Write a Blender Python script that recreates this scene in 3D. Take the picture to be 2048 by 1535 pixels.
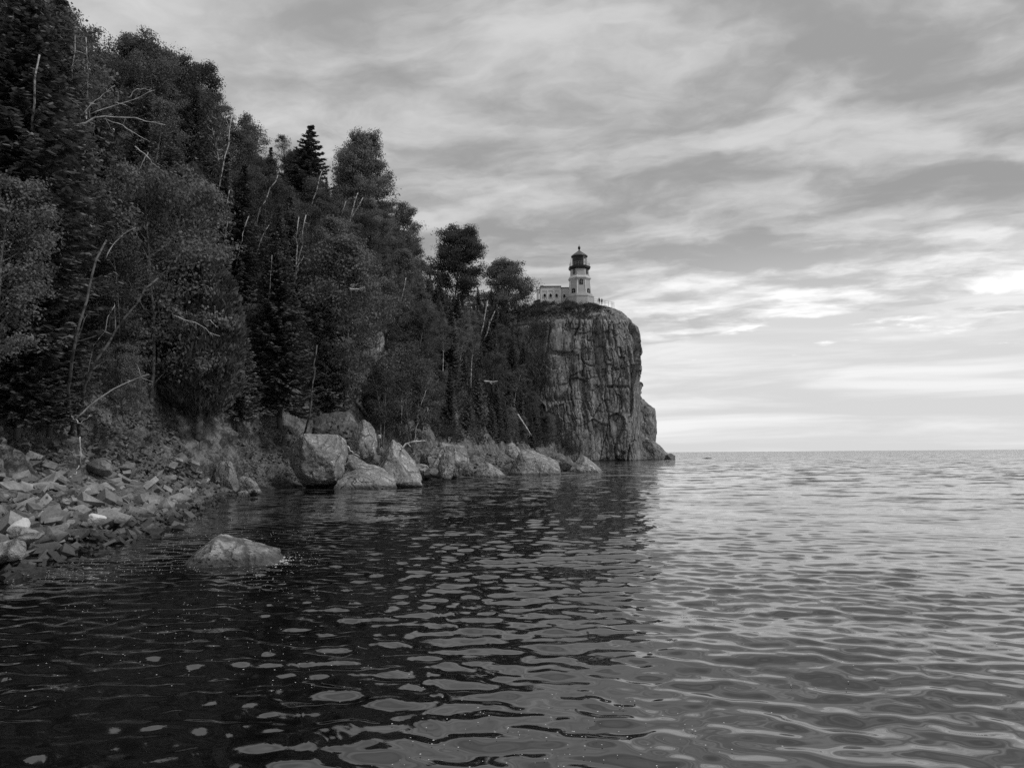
import bpy, bmesh, math, random
import numpy as np
from mathutils import Vector, Matrix

for o in list(bpy.data.objects):
    bpy.data.objects.remove(o)
SC = bpy.context.scene
COL = SC.collection
random.seed(7)
RNG = np.random.default_rng(7)

# ------------------------------------------------------------------ camera
FPX = 1540.0                       # focal length for a 2048 px wide frame
CAM_H = 2.0
PITCH = math.atan((905.8 - 767.5) / FPX)
ROLL = math.radians(0.43)
cam_d = bpy.data.cameras.new('camera')
cam_d.sensor_width = 36.0
cam_d.lens = FPX / 2048 * 36.0
cam_d.clip_start = 0.1
cam_d.clip_end = 60000
cam = bpy.data.objects.new('camera', cam_d)
COL.objects.link(cam)
CR = Matrix.Rotation(math.pi / 2 + PITCH, 3, 'X') @ Matrix.Rotation(-ROLL, 3, 'Z')
cam.matrix_world = Matrix.Translation((0, 0, CAM_H)) @ CR.to_4x4()
SC.camera = cam
CRN = np.array(CR)

# ------------------------------------------------------------------ world
SUN_EL, SUN_AZ = math.radians(50), math.radians(112)     # azimuth clockwise from +Y (view direction)
world = bpy.data.worlds.new('World')
SC.world = world
world.use_nodes = True


class NT:
    """small wrapper for building node trees"""
    def __init__(s, tree):
        s.t = tree
        s.t.nodes.clear()

    def n(s, kind, **kw):
        nd = s.t.nodes.new(kind)
        for k, v in kw.items():
            if k.startswith('i_'):
                key = k[2:]
                key = int(key) if key.isdigit() else key.replace('_', ' ')
                s.set(nd.inputs[key], v)
            else:
                setattr(nd, k, v)
        return nd

    def set(s, sock, v):
        if isinstance(v, bpy.types.NodeSocket):
            s.t.links.new(v, sock)
        elif isinstance(v, bpy.types.Node):
            s.t.links.new(v.outputs[0], sock)
        else:
            sock.default_value = v

    def m(s, op, a, b=0.0, c=0.0, clamp=False):
        nd = s.t.nodes.new('ShaderNodeMath')
        nd.operation = op
        nd.use_clamp = clamp
        for i, v in enumerate((a, b, c)):
            s.set(nd.inputs[i], v)
        return nd.outputs[0]

    def vm(s, op, a, b=(0, 0, 0), out=0):
        nd = s.t.nodes.new('ShaderNodeVectorMath')
        nd.operation = op
        s.set(nd.inputs[0], a)
        s.set(nd.inputs[1], b)
        return nd.outputs[out]

    def ss(s, x, lo, hi, a=0.0, b=1.0):
        nd = s.t.nodes.new('ShaderNodeMapRange')
        nd.interpolation_type = 'SMOOTHSTEP'
        for i, v in enumerate((x, lo, hi, a, b)):
            s.set(nd.inputs[i], v)
        return nd.outputs[0]

    def noise(s, vec, scale, detail=4, rough=0.5, dist=0.0, dims='3D', out=0):
        nd = s.n('ShaderNodeTexNoise', noise_dimensions=dims)
        s.set(nd.inputs['Vector'], vec)
        nd.inputs['Scale'].default_value = scale
        nd.inputs['Detail'].default_value = detail
        nd.inputs['Roughness'].default_value = rough
        nd.inputs['Distortion'].default_value = dist
        return nd.outputs[out]

    def mix(s, f, a, b):
        # float mix
        nd = s.t.nodes.new('ShaderNodeMix')
        nd.data_type = 'FLOAT'
        s.set(nd.inputs[0], f)
        s.set(nd.inputs[2], a)
        s.set(nd.inputs[3], b)
        return nd.outputs[0]

    def xyz(s, x, y, z):
        nd = s.t.nodes.new('ShaderNodeCombineXYZ')
        for i, v in enumerate((x, y, z)):
            s.set(nd.inputs[i], v)
        return nd.outputs[0]


w = NT(world.node_tree)
tc = w.n('ShaderNodeTexCoord')
D = w.vm('NORMALIZE', tc.outputs['Generated'])
sep = w.n('ShaderNodeSeparateXYZ')
w.set(sep.inputs[0], D)
dx, dy, dz = sep.outputs
el = w.m('MAXIMUM', dz, 0.0)
hyp = w.m('SQRT', w.m('ADD', w.m('MULTIPLY', dx, dx), w.m('ADD', w.m('MULTIPLY', dy, dy), 1e-5)))
azs = w.m('DIVIDE', dx, hyp)                                    # sine of azimuth from the view direction
inv = w.m('DIVIDE', 1.0, w.m('ADD', el, 0.10))
px = w.m('MULTIPLY', dx, inv)
py = w.m('MULTIPLY', dy, inv)
pa = w.m('ADD', w.m('MULTIPLY', px, -0.965), w.m('MULTIPLY', py, 0.26))   # along the cloud streets
pb = w.m('ADD', w.m('MULTIPLY', px, 0.26), w.m('MULTIPLY', py, 0.965))    # across them
P0 = w.xyz(w.m('MULTIPLY', pa, 0.34), pb, 0.0)
wob = w.noise(w.xyz(w.m('MULTIPLY', pa, 0.9), pb, 9.0), 2.6, 4, 0.55, out=1)
wv = w.vm('MULTIPLY', w.vm('SUBTRACT', wob, (0.5, 0.5, 0.5)), (0.32, 0.32, 0.0))
P1 = w.vm('ADD', w.xyz(w.m('MULTIPLY', pa, 0.72), pb, 0.0), wv)
P2 = w.xyz(w.m('MULTIPLY', pa, 0.85), w.m('MULTIPLY', pb, 1.0), 3.7)
big = w.noise(P0, 0.8, 3, 0.5, 0.2)
mid = w.noise(P1, 2.0, 7, 0.57, 0.15)
fine = w.noise(P2, 5.5, 6, 0.6, 0.2)
# cloud body
P1b = w.vm('ADD', P1, (0.03, 0.13, 0.0))
vor = w.n('ShaderNodeTexVoronoi', feature='SMOOTH_F1')
w.set(vor.inputs['Vector'], w.vm('MULTIPLY', P1, (0.8, 1.25, 1.0)))
vor.inputs['Scale'].default_value = 2.3
vor.inputs['Detail'].default_value = 3.0
vor.inputs['Roughness'].default_value = 0.55
vor.inputs['Smoothness'].default_value = 0.35
puff = w.m('SUBTRACT', 0.62, vor.outputs['Distance'])
mid_b = w.noise(P1b, 2.0, 7, 0.57, 0.15)
relief = w.m('SUBTRACT', mid, mid_b)                      # light on the far edge of each cloud roll
cl = w.m('ADD', w.m('MULTIPLY', big, 0.62), w.m('ADD', w.m('MULTIPLY', mid, 0.50), w.m('MULTIPLY', fine, 0.34)))
cl = w.m('ADD', cl, w.m('MULTIPLY', relief, 1.2))
cl = w.m('ADD', cl, w.m('MULTIPLY', puff, 0.36))
cl = w.ss(cl, 0.36, 0.98)
bank = w.m('MULTIPLY', w.ss(el, 0.29, 0.17), w.ss(azs, -0.1, 0.35))          # bright bank low on the right
lefty = w.m('MULTIPLY', w.ss(azs, -0.22, -0.50), w.ss(el, 0.3, 0.5))
lo = w.m('ADD', w.m('ADD', 0.32, w.m('MULTIPLY', bank, 0.22)), w.m('MULTIPLY', lefty, 0.13))
hi = w.m('ADD', w.m('ADD', 0.60, w.m('MULTIPLY', bank, 0.50)), w.m('MULTIPLY', lefty, 0.06))
cloud = w.mix(cl, lo, hi)
# clear low sky with thin streaks
sky = w.n('ShaderNodeTexSky', sky_type='NISHITA', sun_disc=False)
sky.sun_elevation = SUN_EL
sky.sun_rotation = SUN_AZ
sky.air_density = 1.0
sky.dust_density = 3.0
bw = w.n('ShaderNodeRGBToBW')
w.set(bw.inputs[0], sky.outputs[0])
clear_n = w.m('MULTIPLY', bw.outputs[0], 0.055)
streak = w.noise(w.xyz(w.m('MULTIPLY', azs, 2.2), w.m('MULTIPLY', el, 22.0), 1.0), 1.6, 5, 0.55, 0.4)
clear = w.m('ADD', w.m('ADD', w.m('MULTIPLY', clear_n, 0.25), 0.60), w.m('MULTIPLY', w.ss(streak, 0.38, 0.68), 0.20))
clear = w.m('ADD', clear, w.ss(el, 0.07, 0.0, 0.0, 0.03))
edge = w.m('ADD', el, w.m('ADD', w.m('MULTIPLY', w.m('SUBTRACT', mid, 0.5), 0.16), w.m('MULTIPLY', w.m('SUBTRACT', fine, 0.5), 0.09)))
mask = w.ss(edge, 0.142, 0.166)
val = w.mix(mask, clear, cloud)
val10 = w.m('MULTIPLY', val, 10.0)
bg = w.n('ShaderNodeBackground')
w.set(bg.inputs[0], w.xyz(val10, val10, val10))
bg.inputs[1].default_value = 0.1
wo = w.n('ShaderNodeOutputWorld')
w.set(wo.inputs[0], bg.outputs[0])

# ------------------------------------------------------------------ sun and exposure
sd = bpy.data.lights.new('sun', 'SUN')
sd.energy = 1.5
sd.angle = math.radians(11)
sun = bpy.data.objects.new('sun', sd)
COL.objects.link(sun)
sdir = Vector((math.sin(SUN_AZ) * math.cos(SUN_EL), math.cos(SUN_AZ) * math.cos(SUN_EL), math.sin(SUN_EL)))
sun.rotation_euler = sdir.to_track_quat('Z', 'Y').to_euler()
sun.location = (40, -20, 60)
SC.view_settings.view_transform = 'Standard'
SC.view_settings.look = 'None'
SC.view_settings.exposure = 0.12
SC.view_settings.gamma = 1.0
SC.view_settings.use_curve_mapping = False
SC.render.engine = 'CYCLES'
SC.cycles.use_denoising = False
SC.cycles.max_bounces = 4
SC.cycles.diffuse_bounces = 2
SC.cycles.glossy_bounces = 3
SC.cycles.transmission_bounces = 2
SC.cycles.transparent_max_bounces = 4


# ------------------------------------------------------------------ helpers
def ray(u, v):
    d = CRN @ np.array([(u - 1024) / FPX, -(v - 767.5) / FPX, -1.0])
    return d


def at(u, v, Y):
    """the world point seen at photo pixel (u, v) at distance Y along the view"""
    d = ray(u, v)
    return np.array([0, 0, CAM_H]) + d * (Y / d[1])


def project(p):
    q = CRN.T @ (np.asarray(p) - np.array([0, 0, CAM_H]))
    return 1024 + FPX * q[0] / -q[2], 767.5 - FPX * q[1] / -q[2]


def _hash(ix, iy, iz, seed):
    h = (ix.astype(np.int64) * 374761393 + iy.astype(np.int64) * 668265263 + iz.astype(np.int64) * 1440662683 + seed * 974634777) & 0xffffffff
    h = ((h ^ (h >> 13)) * 1274126177) & 0xffffffff
    h = ((h ^ (h >> 16)) * 2246822519) & 0xffffffff
    h = h ^ (h >> 15)
    return (h & 0xffffff) / float(0xffffff)


def vnoise(P, seed=0):
    P = np.asarray(P, dtype=float)
    i = np.floor(P).astype(np.int64)
    f = P - i
    f = f * f * (3 - 2 * f)
    r = 0
    for a in (0, 1):
        wa = f[:, 0] if a else 1 - f[:, 0]
        for b in (0, 1):
            wb = f[:, 1] if b else 1 - f[:, 1]
            for c in (0, 1):
                wc = f[:, 2] if c else 1 - f[:, 2]
                r = r + wa * wb * wc * _hash(i[:, 0] + a, i[:, 1] + b, i[:, 2] + c, seed)
    return r * 2 - 1


def fbm(P, octaves=4, seed=0, gain=0.5, lac=2.03):
    P = np.asarray(P, dtype=float)
    a, r = 1.0, 0
    for k in range(octaves):
        r = r + a * vnoise(P, seed + k * 17)
        P = P * lac + 11.3
        a *= gain
    return r


def mk(name, V, F, mats, parent=None, smooth=False, mat_idx=None):
    """mesh object from a vertex array and an (n, 3|4) face array or a list of such arrays"""
    me = bpy.data.meshes.new(name)
    Fs = F if isinstance(F, list) else [F]
    Fs = [np.asarray(f, dtype=np.int32) for f in Fs if len(f)]
    V = np.asarray(V, dtype=np.float32)
    me.vertices.add(len(V))
    me.vertices.foreach_set('co', V.ravel())
    loops = np.concatenate([f.ravel() for f in Fs])
    tot = np.concatenate([np.full(len(f), f.shape[1], dtype=np.int32) for f in Fs])
    st = np.concatenate([[0], np.cumsum(tot)[:-1]]).astype(np.int32)
    me.loops.add(len(loops))
    me.loops.foreach_set('vertex_index', loops)
    me.polygons.add(len(tot))
    me.polygons.foreach_set('loop_start', st)
    me.polygons.foreach_set('loop_total', tot)
    me.polygons.foreach_set('use_smooth', np.full(len(tot), bool(smooth)))
    for m in (mats if isinstance(mats, (list, tuple)) else [mats]):
        me.materials.append(m)
    if mat_idx is not None:
        me.polygons.foreach_set('material_index', np.asarray(mat_idx, dtype=np.int32))
    me.update(calc_edges=True)
    o = bpy.data.objects.new(name, me)
    COL.objects.link(o)
    if parent is not None:
        o.parent = parent
    return o


def tag(o, label=None, cat=None, group=None, kind=None):
    if label:
        o['label'] = label
    if cat:
        o['category'] = cat
    if group:
        o['group'] = group
    if kind:
        o['kind'] = kind
    return o


def empty(name, loc=(0, 0, 0), rz=0.0):
    o = bpy.data.objects.new(name, None)
    o.empty_display_size = 0.3
    o.location = loc
    o.rotation_euler = (0, 0, rz)
    COL.objects.link(o)
    return o


def copy_tree(o, parent=None):
    c = o.copy()
    COL.objects.link(c)
    c.parent = parent
    for ch in list(o.children):
        copy_tree(ch, c)
    return c


class MB:
    """collects simple solids into one mesh"""
    def __init__(s):
        s.V = []
        s.F3 = []
        s.F4 = []
        s.n = 0

    def add(s, V, F4=(), F3=()):
        V = np.asarray(V, dtype=float)
        s.V.append(V)
        if len(F4):
            s.F4.append(np.asarray(F4) + s.n)
        if len(F3):
            s.F3.append(np.asarray(F3) + s.n)
        s.n += len(V)

    def box(s, x0, x1, y0, y1, z0, z1):
        V = [(x, y, z) for z in (z0, z1) for y in (y0, y1) for x in (x0, x1)]
        s.add(V, [(0, 2, 3, 1), (4, 5, 7, 6), (0, 1, 5, 4), (2, 6, 7, 3), (0, 4, 6, 2), (1, 3, 7, 5)])

    def tube(s, pts, rad, k=6):
        pts = np.asarray(pts, dtype=float)
        rad = np.broadcast_to(np.asarray(rad, dtype=float), (len(pts),))
        T = np.gradient(pts, axis=0)
        T /= np.linalg.norm(T, axis=1)[:, None] + 1e-9
        ref = np.array([0, 0, 1.0]) if abs(T[0][2]) < 0.8 else np.array([1.0, 0, 0])
        A = np.cross(T, ref)
        A /= np.linalg.norm(A, axis=1)[:, None] + 1e-9
        B = np.cross(T, A)
        an = np.arange(k) * 2 * math.pi / k
        V = pts[:, None, :] + rad[:, None, None] * (np.cos(an)[None, :, None] * A[:, None, :] + np.sin(an)[None, :, None] * B[:, None, :])
        n = len(pts)
        V = np.concatenate([V.reshape(-1, 3), pts[:1], pts[-1:]])
        i = np.arange(n - 1)[:, None] * k
        j = np.arange(k)[None, :]
        a = (i + j).ravel()
        b = (i + (j + 1) % k).ravel()
        F4 = np.stack([a, b, b + k, a + k], 1)
        jj = np.arange(k)
        c0 = np.stack([(jj + 1) % k, jj, np.full(k, n * k)], 1)
        c1 = np.stack([(n - 1) * k + jj, (n - 1) * k + (jj + 1) % k, np.full(k, n * k + 1)], 1)
        s.add(V, F4, np.concatenate([c0, c1]))

    def lathe(s, prof, k=24, cx=0.0, cy=0.0, phase=0.0, a0=0.0, a1=2 * math.pi):
        """prof: list of (r, z); closed ring unless a0/a1 given"""
        prof = np.asarray(prof, dtype=float)
        full = abs(a1 - a0 - 2 * math.pi) < 1e-6
        m = k if full else k + 1
        an = a0 + phase + np.arange(m) * (a1 - a0) / k
        V = np.stack([cx + prof[:, :1] * np.cos(an), cy + prof[:, :1] * np.sin(an), np.repeat(prof[:, 1:], m, 1)], 2).reshape(-1, 3)
        F = []
        for i in range(len(prof) - 1):
            for j in range(k):
                j2 = (j + 1) % m
                F.append((i * m + j, i * m + j2, (i + 1) * m + j2, (i + 1) * m + j))
        s.add(V, F)

    def build(s, name, mat, parent=None, smooth=False):
        V = np.concatenate(s.V)
        F = []
        if s.F4:
            F.append(np.concatenate(s.F4))
        if s.F3:
            F.append(np.concatenate(s.F3))
        return mk(name, V, F, mat, parent, smooth)


# ------------------------------------------------------------------ materials
def new_mat(name):
    m = bpy.data.materials.new(name)
    m.use_nodes = True
    return m, NT(m.node_tree)


def finish(nt, val, rough=0.8, bump=None, bstr=0.5, bdist=0.05, spec=0.3, metallic=0.0, extra=None):
    p = nt.n('ShaderNodeBsdfPrincipled')
    if isinstance(val, float):
        p.inputs['Base Color'].default_value = (val, val, val, 1)
    else:
        nt.set(p.inputs['Base Color'], nt.xyz(val, val, val))
    nt.set(p.inputs['Roughness'], rough)
    p.inputs['Specular IOR Level'].default_value = spec
    p.inputs['Metallic'].default_value = metallic
    if bump is not None:
        b = nt.n('ShaderNodeBump')
        b.inputs['Strength'].default_value = bstr
        b.inputs['Distance'].default_value = bdist
        nt.set(b.inputs['Height'], bump)
        nt.set(p.inputs['Normal'], b.outputs[0])
    o = nt.n('ShaderNodeOutputMaterial')
    nt.set(o.inputs[0], p.outputs[0])
    return p


def plain(name, v, rough=0.7, noise_amt=0.12, scale=3.0, spec=0.3, metallic=0.0):
    m, nt = new_mat(name)
    t = nt.n('ShaderNodeTexCoord')
    n = nt.noise(t.outputs['Object'], scale, 5, 0.6)
    val = nt.m('MULTIPLY', v, nt.ss(n, 0.3, 0.7, 1 - noise_amt, 1 + noise_amt))
    finish(nt, val, rough, n, 0.15, 0.01, spec, metallic)
    return m


def rock_mat(name, lo, hi, scale=1.0, wet=True, streak=0.0, lichen=0.3, bump=0.6, vary=0.25, bdist=0.06, wetz=0.28, crack=0.0, cscale=0.3, czs=0.45):
    m, nt = new_mat(name)
    g = nt.n('ShaderNodeNewGeometry')
    pos = g.outputs['Position']
    oi = nt.n('ShaderNodeObjectInfo')
    if streak:
        mp = nt.vm('MULTIPLY', pos, (1, 1, 0.22))
        s1 = nt.noise(mp, 2.4 * scale, 8, 0.72, 0.3)
    n1 = nt.noise(pos, 1.1 * scale, 8, 0.62, 0.3)
    n2 = nt.noise(pos, 7.0 * scale, 6, 0.7, 0.2)
    n3 = nt.noise(pos, 30.0 * scale, 4, 0.7)
    mixv = nt.m('ADD', nt.m('MULTIPLY', n1, 0.5), nt.m('ADD', nt.m('MULTIPLY', n2, 0.35), nt.m('MULTIPLY', n3, 0.15)))
    val = nt.ss(mixv, 0.36, 0.64, lo, hi)
    if streak:
        val = nt.m('MULTIPLY', val, nt.ss(s1, 0.35, 0.66, 1 - streak, 1 + streak))
    # pale lichen blotches
    vo = nt.n('ShaderNodeTexVoronoi')
    nt.set(vo.inputs['Vector'], pos)
    vo.inputs['Scale'].default_value = 5.0 * scale
    lm = nt.m('MULTIPLY', nt.ss(nt.m('ADD', vo.outputs['Distance'], nt.m('MULTIPLY', nt.m('SUBTRACT', n2, 0.5), 0.9)), 0.38, 0.20), nt.ss(n1, 0.46, 0.62))
    val = nt.m('ADD', val, nt.m('MULTIPLY', lm, lichen * hi))
    dm = nt.m('MULTIPLY', nt.ss(n3, 0.58, 0.70), nt.ss(n2, 0.5, 0.6))
    val = nt.m('MULTIPLY', val, nt.m('SUBTRACT', 1.0, nt.m('MULTIPLY', dm, 0.5)))
    val = nt.m('MULTIPLY', val, nt.m('ADD', 1 - vary, nt.m('MULTIPLY', oi.outputs['Random'], 2 * vary)))
    ck = None
    if crack:
        wp = nt.vm('ADD', nt.vm('MULTIPLY', pos, (1, 1, czs)), nt.vm('MULTIPLY', nt.noise(pos, 0.9 * cscale * 3, 4, 0.6, out=1), (0.5 / cscale * 0.5,) * 3))
        ck = 0.0
        for k_, (cs, am) in enumerate(((cscale, 1.0), (cscale * 2.7, 0.7))):
            vc = nt.n('ShaderNodeTexVoronoi', feature='DISTANCE_TO_EDGE')
            nt.set(vc.inputs['Vector'], wp)
            vc.inputs['Scale'].default_value = cs
            ck = nt.m('MAXIMUM', ck, nt.ss(nt.m('ADD', vc.outputs['Distance'], nt.m('MULTIPLY', nt.m('SUBTRACT', n2, 0.5), 0.06)), 0.055, 0.0, 0.0, am))
        ck = nt.m('MULTIPLY', ck, nt.ss(n1, 0.42, 0.55))
        val = nt.m('MULTIPLY', val, nt.m('SUBTRACT', 1.0, nt.m('MULTIPLY', ck, crack)))
    rough = 0.85
    if wet:
        sp = nt.n('ShaderNodeSeparateXYZ')
        nt.set(sp.inputs[0], pos)
        wz = nt.m('ADD', sp.outputs[2], nt.m('MULTIPLY', nt.m('SUBTRACT', n2, 0.5), 0.25))
        wf = nt.ss(wz, wetz, wetz - 0.18)
        val = nt.m('MULTIPLY', val, nt.m('SUBTRACT', 1.0, nt.m('MULTIPLY', wf, 0.66)))
        rough = nt.m('SUBTRACT', 0.85, nt.m('MULTIPLY', wf, 0.5))
    h = nt.m('ADD', nt.m('MULTIPLY', n1, 0.6), nt.m('ADD', nt.m('MULTIPLY', n2, 0.45), nt.m('MULTIPLY', n3, 0.2)))
    if ck is not None:
        h = nt.m('SUBTRACT', h, nt.m('MULTIPLY', ck, 0.6))
    finish(nt, val, rough, h, bump, bdist, 0.25)
    return m


def leaf_mat(name, lo, hi, trans=0.25):
    m, nt = new_mat(name)
    g = nt.n('ShaderNodeNewGeometry')
    oi = nt.n('ShaderNodeObjectInfo')
    t = nt.n('ShaderNodeTexCoord')
    n = nt.noise(t.outputs['Object'], 0.9, 3, 0.6)
    n2 = nt.noise(t.outputs['Object'], 9.0, 2, 0.6)
    val = nt.m('ADD', nt.m('MULTIPLY', nt.ss(n, 0.38, 0.62), 0.7), nt.m('MULTIPLY', n2, 0.3))
    val = nt.mix(val, lo, hi)
    val = nt.m('MULTIPLY', val, nt.m('ADD', 0.6, nt.m('MULTIPLY', oi.outputs['Random'], 0.8)))
    c = nt.xyz(val, val, val)
    d = nt.n('ShaderNodeBsdfDiffuse')
    nt.set(d.inputs[0], c)
    tr = nt.n('ShaderNodeBsdfTranslucent')
    nt.set(tr.inputs[0], c)
    mx = nt.n('ShaderNodeMixShader')
    mx.inputs[0].default_value = trans
    nt.set(mx.inputs[1], d.outputs[0])
    nt.set(mx.inputs[2], tr.outputs[0])
    o = nt.n('ShaderNodeOutputMaterial')
    nt.set(o.inputs[0], mx.outputs[0])
    return m


M_CLIFF = rock_mat('cliff_rock', 0.11, 0.33, 0.55, wet=True, streak=0.28, lichen=0.6, bump=1.0, vary=0.0, bdist=0.3, crack=0.75, cscale=0.22, czs=0.4)
M_ROCK = rock_mat('boulder_rock', 0.13, 0.44, 1.4, lichen=0.7, bump=1.0, vary=0.12, bdist=0.10, crack=0.65, cscale=0.55, czs=0.8)
M_ROCK_DARK = rock_mat('dark_boulder_rock', 0.08, 0.26, 1.4, lichen=0.4, bump=1.0, vary=0.15, bdist=0.10, crack=0.6, cscale=0.55, czs=0.8)
M_ROCK_PALE = rock_mat('pale_rock', 0.50, 0.72, 1.0, lichen=0.2, bump=0.4, vary=0.05)
M_RUBBLE = rock_mat('rubble_rock', 0.12, 0.29, 2.0, lichen=0.2, bump=0.35, vary=0.45, bdist=0.015, wetz=0.46)
M_CHIPS = rock_mat('rubble_chips', 0.05, 0.19, 2.0, lichen=0.2, bump=0.7, vary=0.0, bdist=0.03)  # chip colour darkened in place of shade in the gaps between stones
M_BIRCH = leaf_mat('birch_leaves', 0.085, 0.20, 0.3)
M_ASPEN = leaf_mat('aspen_leaves', 0.11, 0.23, 0.3)
M_SPRUCE = leaf_mat('spruce_needles', 0.10, 0.23, 0.15)
M_CEDAR = leaf_mat('cedar_fronds', 0.08, 0.18, 0.2)
M_SHRUB = leaf_mat('shrub_leaves', 0.05, 0.125, 0.25)


def bark_mat(name, lo, hi, bands):
    m, nt = new_mat(name)
    t = nt.n('ShaderNodeTexCoord')
    mp = nt.vm('MULTIPLY', t.outputs['Object'], (2, 2, bands))
    n = nt.noise(mp, 1.6, 5, 0.6)
    val = nt.ss(n, 0.40, 0.55, lo, hi)
    finish(nt, val, 0.85, n, 0.5, 0.02)
    return m


M_BARK_PALE = bark_mat('birch_bark', 0.08, 0.46, 2.2)
M_BARK_DARK = bark_mat('spruce_bark', 0.04, 0.11, 1.5)
M_DEADWOOD = bark_mat('dead_wood', 0.36, 0.62, 2)
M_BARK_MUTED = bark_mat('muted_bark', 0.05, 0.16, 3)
M_BARK_GREY = bark_mat('grey_bark', 0.10, 0.24, 3)

# ground of the hillside: soil, stone and moss
m, nt = new_mat('hillside_soil')
g = nt.n('ShaderNodeNewGeometry')
pos = g.outputs['Position']
n1 = nt.noise(pos, 0.9, 8, 0.65, 0.3)
n2 = nt.noise(pos, 5.0, 7, 0.7, 0.3)
n3 = nt.noise(pos, 22.0, 4, 0.7)
vo = nt.n('ShaderNodeTexVoronoi')
nt.set(vo.inputs['Vector'], nt.vm('ADD', pos, nt.vm('MULTIPLY', nt.noise(pos, 3, 2, 0.5, out=1), (0.3, 0.3, 0.3))))
vo.inputs['Scale'].default_value = 4.5
sp = nt.n('ShaderNodeSeparateXYZ')
nt.set(sp.inputs[0], pos)
mv = nt.m('ADD', nt.m('MULTIPLY', n1, 0.4), nt.m('ADD', nt.m('MULTIPLY', n2, 0.4), nt.m('MULTIPLY', n3, 0.2)))
val = nt.ss(mv, 0.43, 0.59, 0.04, 0.23)
peb = nt.m('MULTIPLY', nt.ss(vo.outputs['Distance'], 0.34, 0.2), nt.ss(n1, 0.42, 0.55))
val = nt.m('ADD', val, nt.m('MULTIPLY', peb, 0.08))
wf = nt.ss(sp.outputs[2], 0.35, 0.05)
val = nt.m('MULTIPLY', val, nt.m('SUBTRACT', 1.0, nt.m('MULTIPLY', wf, 0.6)))
hh = nt.m('ADD', nt.m('MULTIPLY', n2, 0.7), nt.m('ADD', nt.m('MULTIPLY', n3, 0.3), nt.m('MULTIPLY', peb, 0.3)))
finish(nt, val, 0.9, hh, 1.0, 0.12, 0.15)
M_SOIL = m

# water
m, nt = new_mat('lake_water')
g = nt.n('ShaderNodeNewGeometry')
pos = g.outputs['Position']
dist = nt.vm('LENGTH', pos, out=1)
WN = nt.noise(nt.vm('MULTIPLY', pos, (1.0, 1.0, 1.0)), 3.2, 4, 0.62, out=1)
WN2 = nt.noise(nt.vm('MULTIPLY', nt.vm('ADD', pos, (7.0, 3.0, 0.0)), (0.55, 0.8, 1.0)), 0.8, 4, 0.62, out=1)
v1 = nt.vm('SUBTRACT', WN, (0.5, 0.5, 0.5))
v2 = nt.vm('SUBTRACT', WN2, (0.5, 0.5, 0.5))
gust = nt.noise(nt.vm('MULTIPLY', pos, (1.0, 2.0, 1.0)), 0.05, 3, 0.5)
far_k = nt.ss(dist, 14.0, 260.0, 0.04, 2.2)
far_k = nt.m('MULTIPLY', far_k, nt.ss(gust, 0.35, 0.65, 0.75, 1.2))
k2 = nt.ss(dist, 14.0, 110.0, 0.25, 3.2)
sc1 = nt.n('ShaderNodeVectorMath', operation='SCALE')
nt.set(sc1.inputs[0], v1)
nt.set(sc1.inputs['Scale'], far_k)
sc2 = nt.n('ShaderNodeVectorMath', operation='SCALE')
nt.set(sc2.inputs[0], v2)
nt.set(sc2.inputs['Scale'], k2)
ad = nt.vm('MULTIPLY', nt.vm('ADD', sc1.outputs[0], sc2.outputs[0]), (0.45, 1, 0))
nrm = nt.vm('NORMALIZE', nt.vm('ADD', g.outputs['Normal'], ad))
p = nt.n('ShaderNodeBsdfPrincipled')
bn = nt.noise(pos, 0.35, 3, 0.5)
bc = nt.ss(bn, 0.3, 0.7, 0.003, 0.010)
nt.set(p.inputs['Base Color'], nt.xyz(bc, bc, bc))
p.inputs['Roughness'].default_value = 0.04
p.inputs['IOR'].default_value = 1.9
nt.set(p.inputs['Normal'], nrm)
o = nt.n('ShaderNodeOutputMaterial')
nt.set(o.inputs[0], p.outputs[0])
M_WATER = m

M_FOAM_GLINT = plain('foam', 0.75, 0.8, 0.1)
M_WHITE = plain('painted_wall', 0.62, 0.8, 0.06, 0.6)
M_BRICK_PALE = plain('pale_brick_wall', 0.42, 0.85, 0.08, 0.8)
M_TRIM = plain('pale_trim', 0.74, 0.7, 0.05)
M_BLACK = plain('black_iron', 0.018, 0.5, 0.2)
M_ROOFGREY = plain('lead_roof', 0.10, 0.5, 0.2)
M_FRAME = plain('window_frame', 0.45, 0.6, 0.05)
M_RAIL = plain('steel_rail', 0.30, 0.5, 0.1)
M_CONC = plain('concrete', 0.5, 0.9, 0.12, 0.7)
M_SKIN = plain('skin', 0.4, 0.6, 0.05)
M_CLOTH = plain('dark_clothes', 0.03, 0.9, 0.2)
M_CLOTH2 = plain('grey_clothes', 0.12, 0.9, 0.2)
M_HAIR = plain('dark_hair', 0.02, 0.7, 0.2)
m, nt = new_mat('window_glass')
p = finish(nt, 0.015, 0.25)
p.inputs['Specular IOR Level'].default_value = 0.15
M_GLASS = m
m, nt = new_mat('clear_glass')
gl = nt.n('ShaderNodeBsdfGlossy')
gl.inputs['Roughness'].default_value = 0.05
tp = nt.n('ShaderNodeBsdfTransparent')
tp.inputs[0].default_value = (0.9, 0.9, 0.9, 1)
mx = nt.n('ShaderNodeMixShader')
mx.inputs[0].default_value = 0.12
nt.set(mx.inputs[1], tp.outputs[0])
nt.set(mx.inputs[2], gl.outputs[0])
o = nt.n('ShaderNodeOutputMaterial')
nt.set(o.inputs[0], mx.outputs[0])
M_CLEAR = m

# ------------------------------------------------------------------ hillside terrain
def tab(pairs):
    a = np.array(pairs, dtype=float)
    return lambda y: np.interp(y, a[:, 0], a[:, 1])


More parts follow.
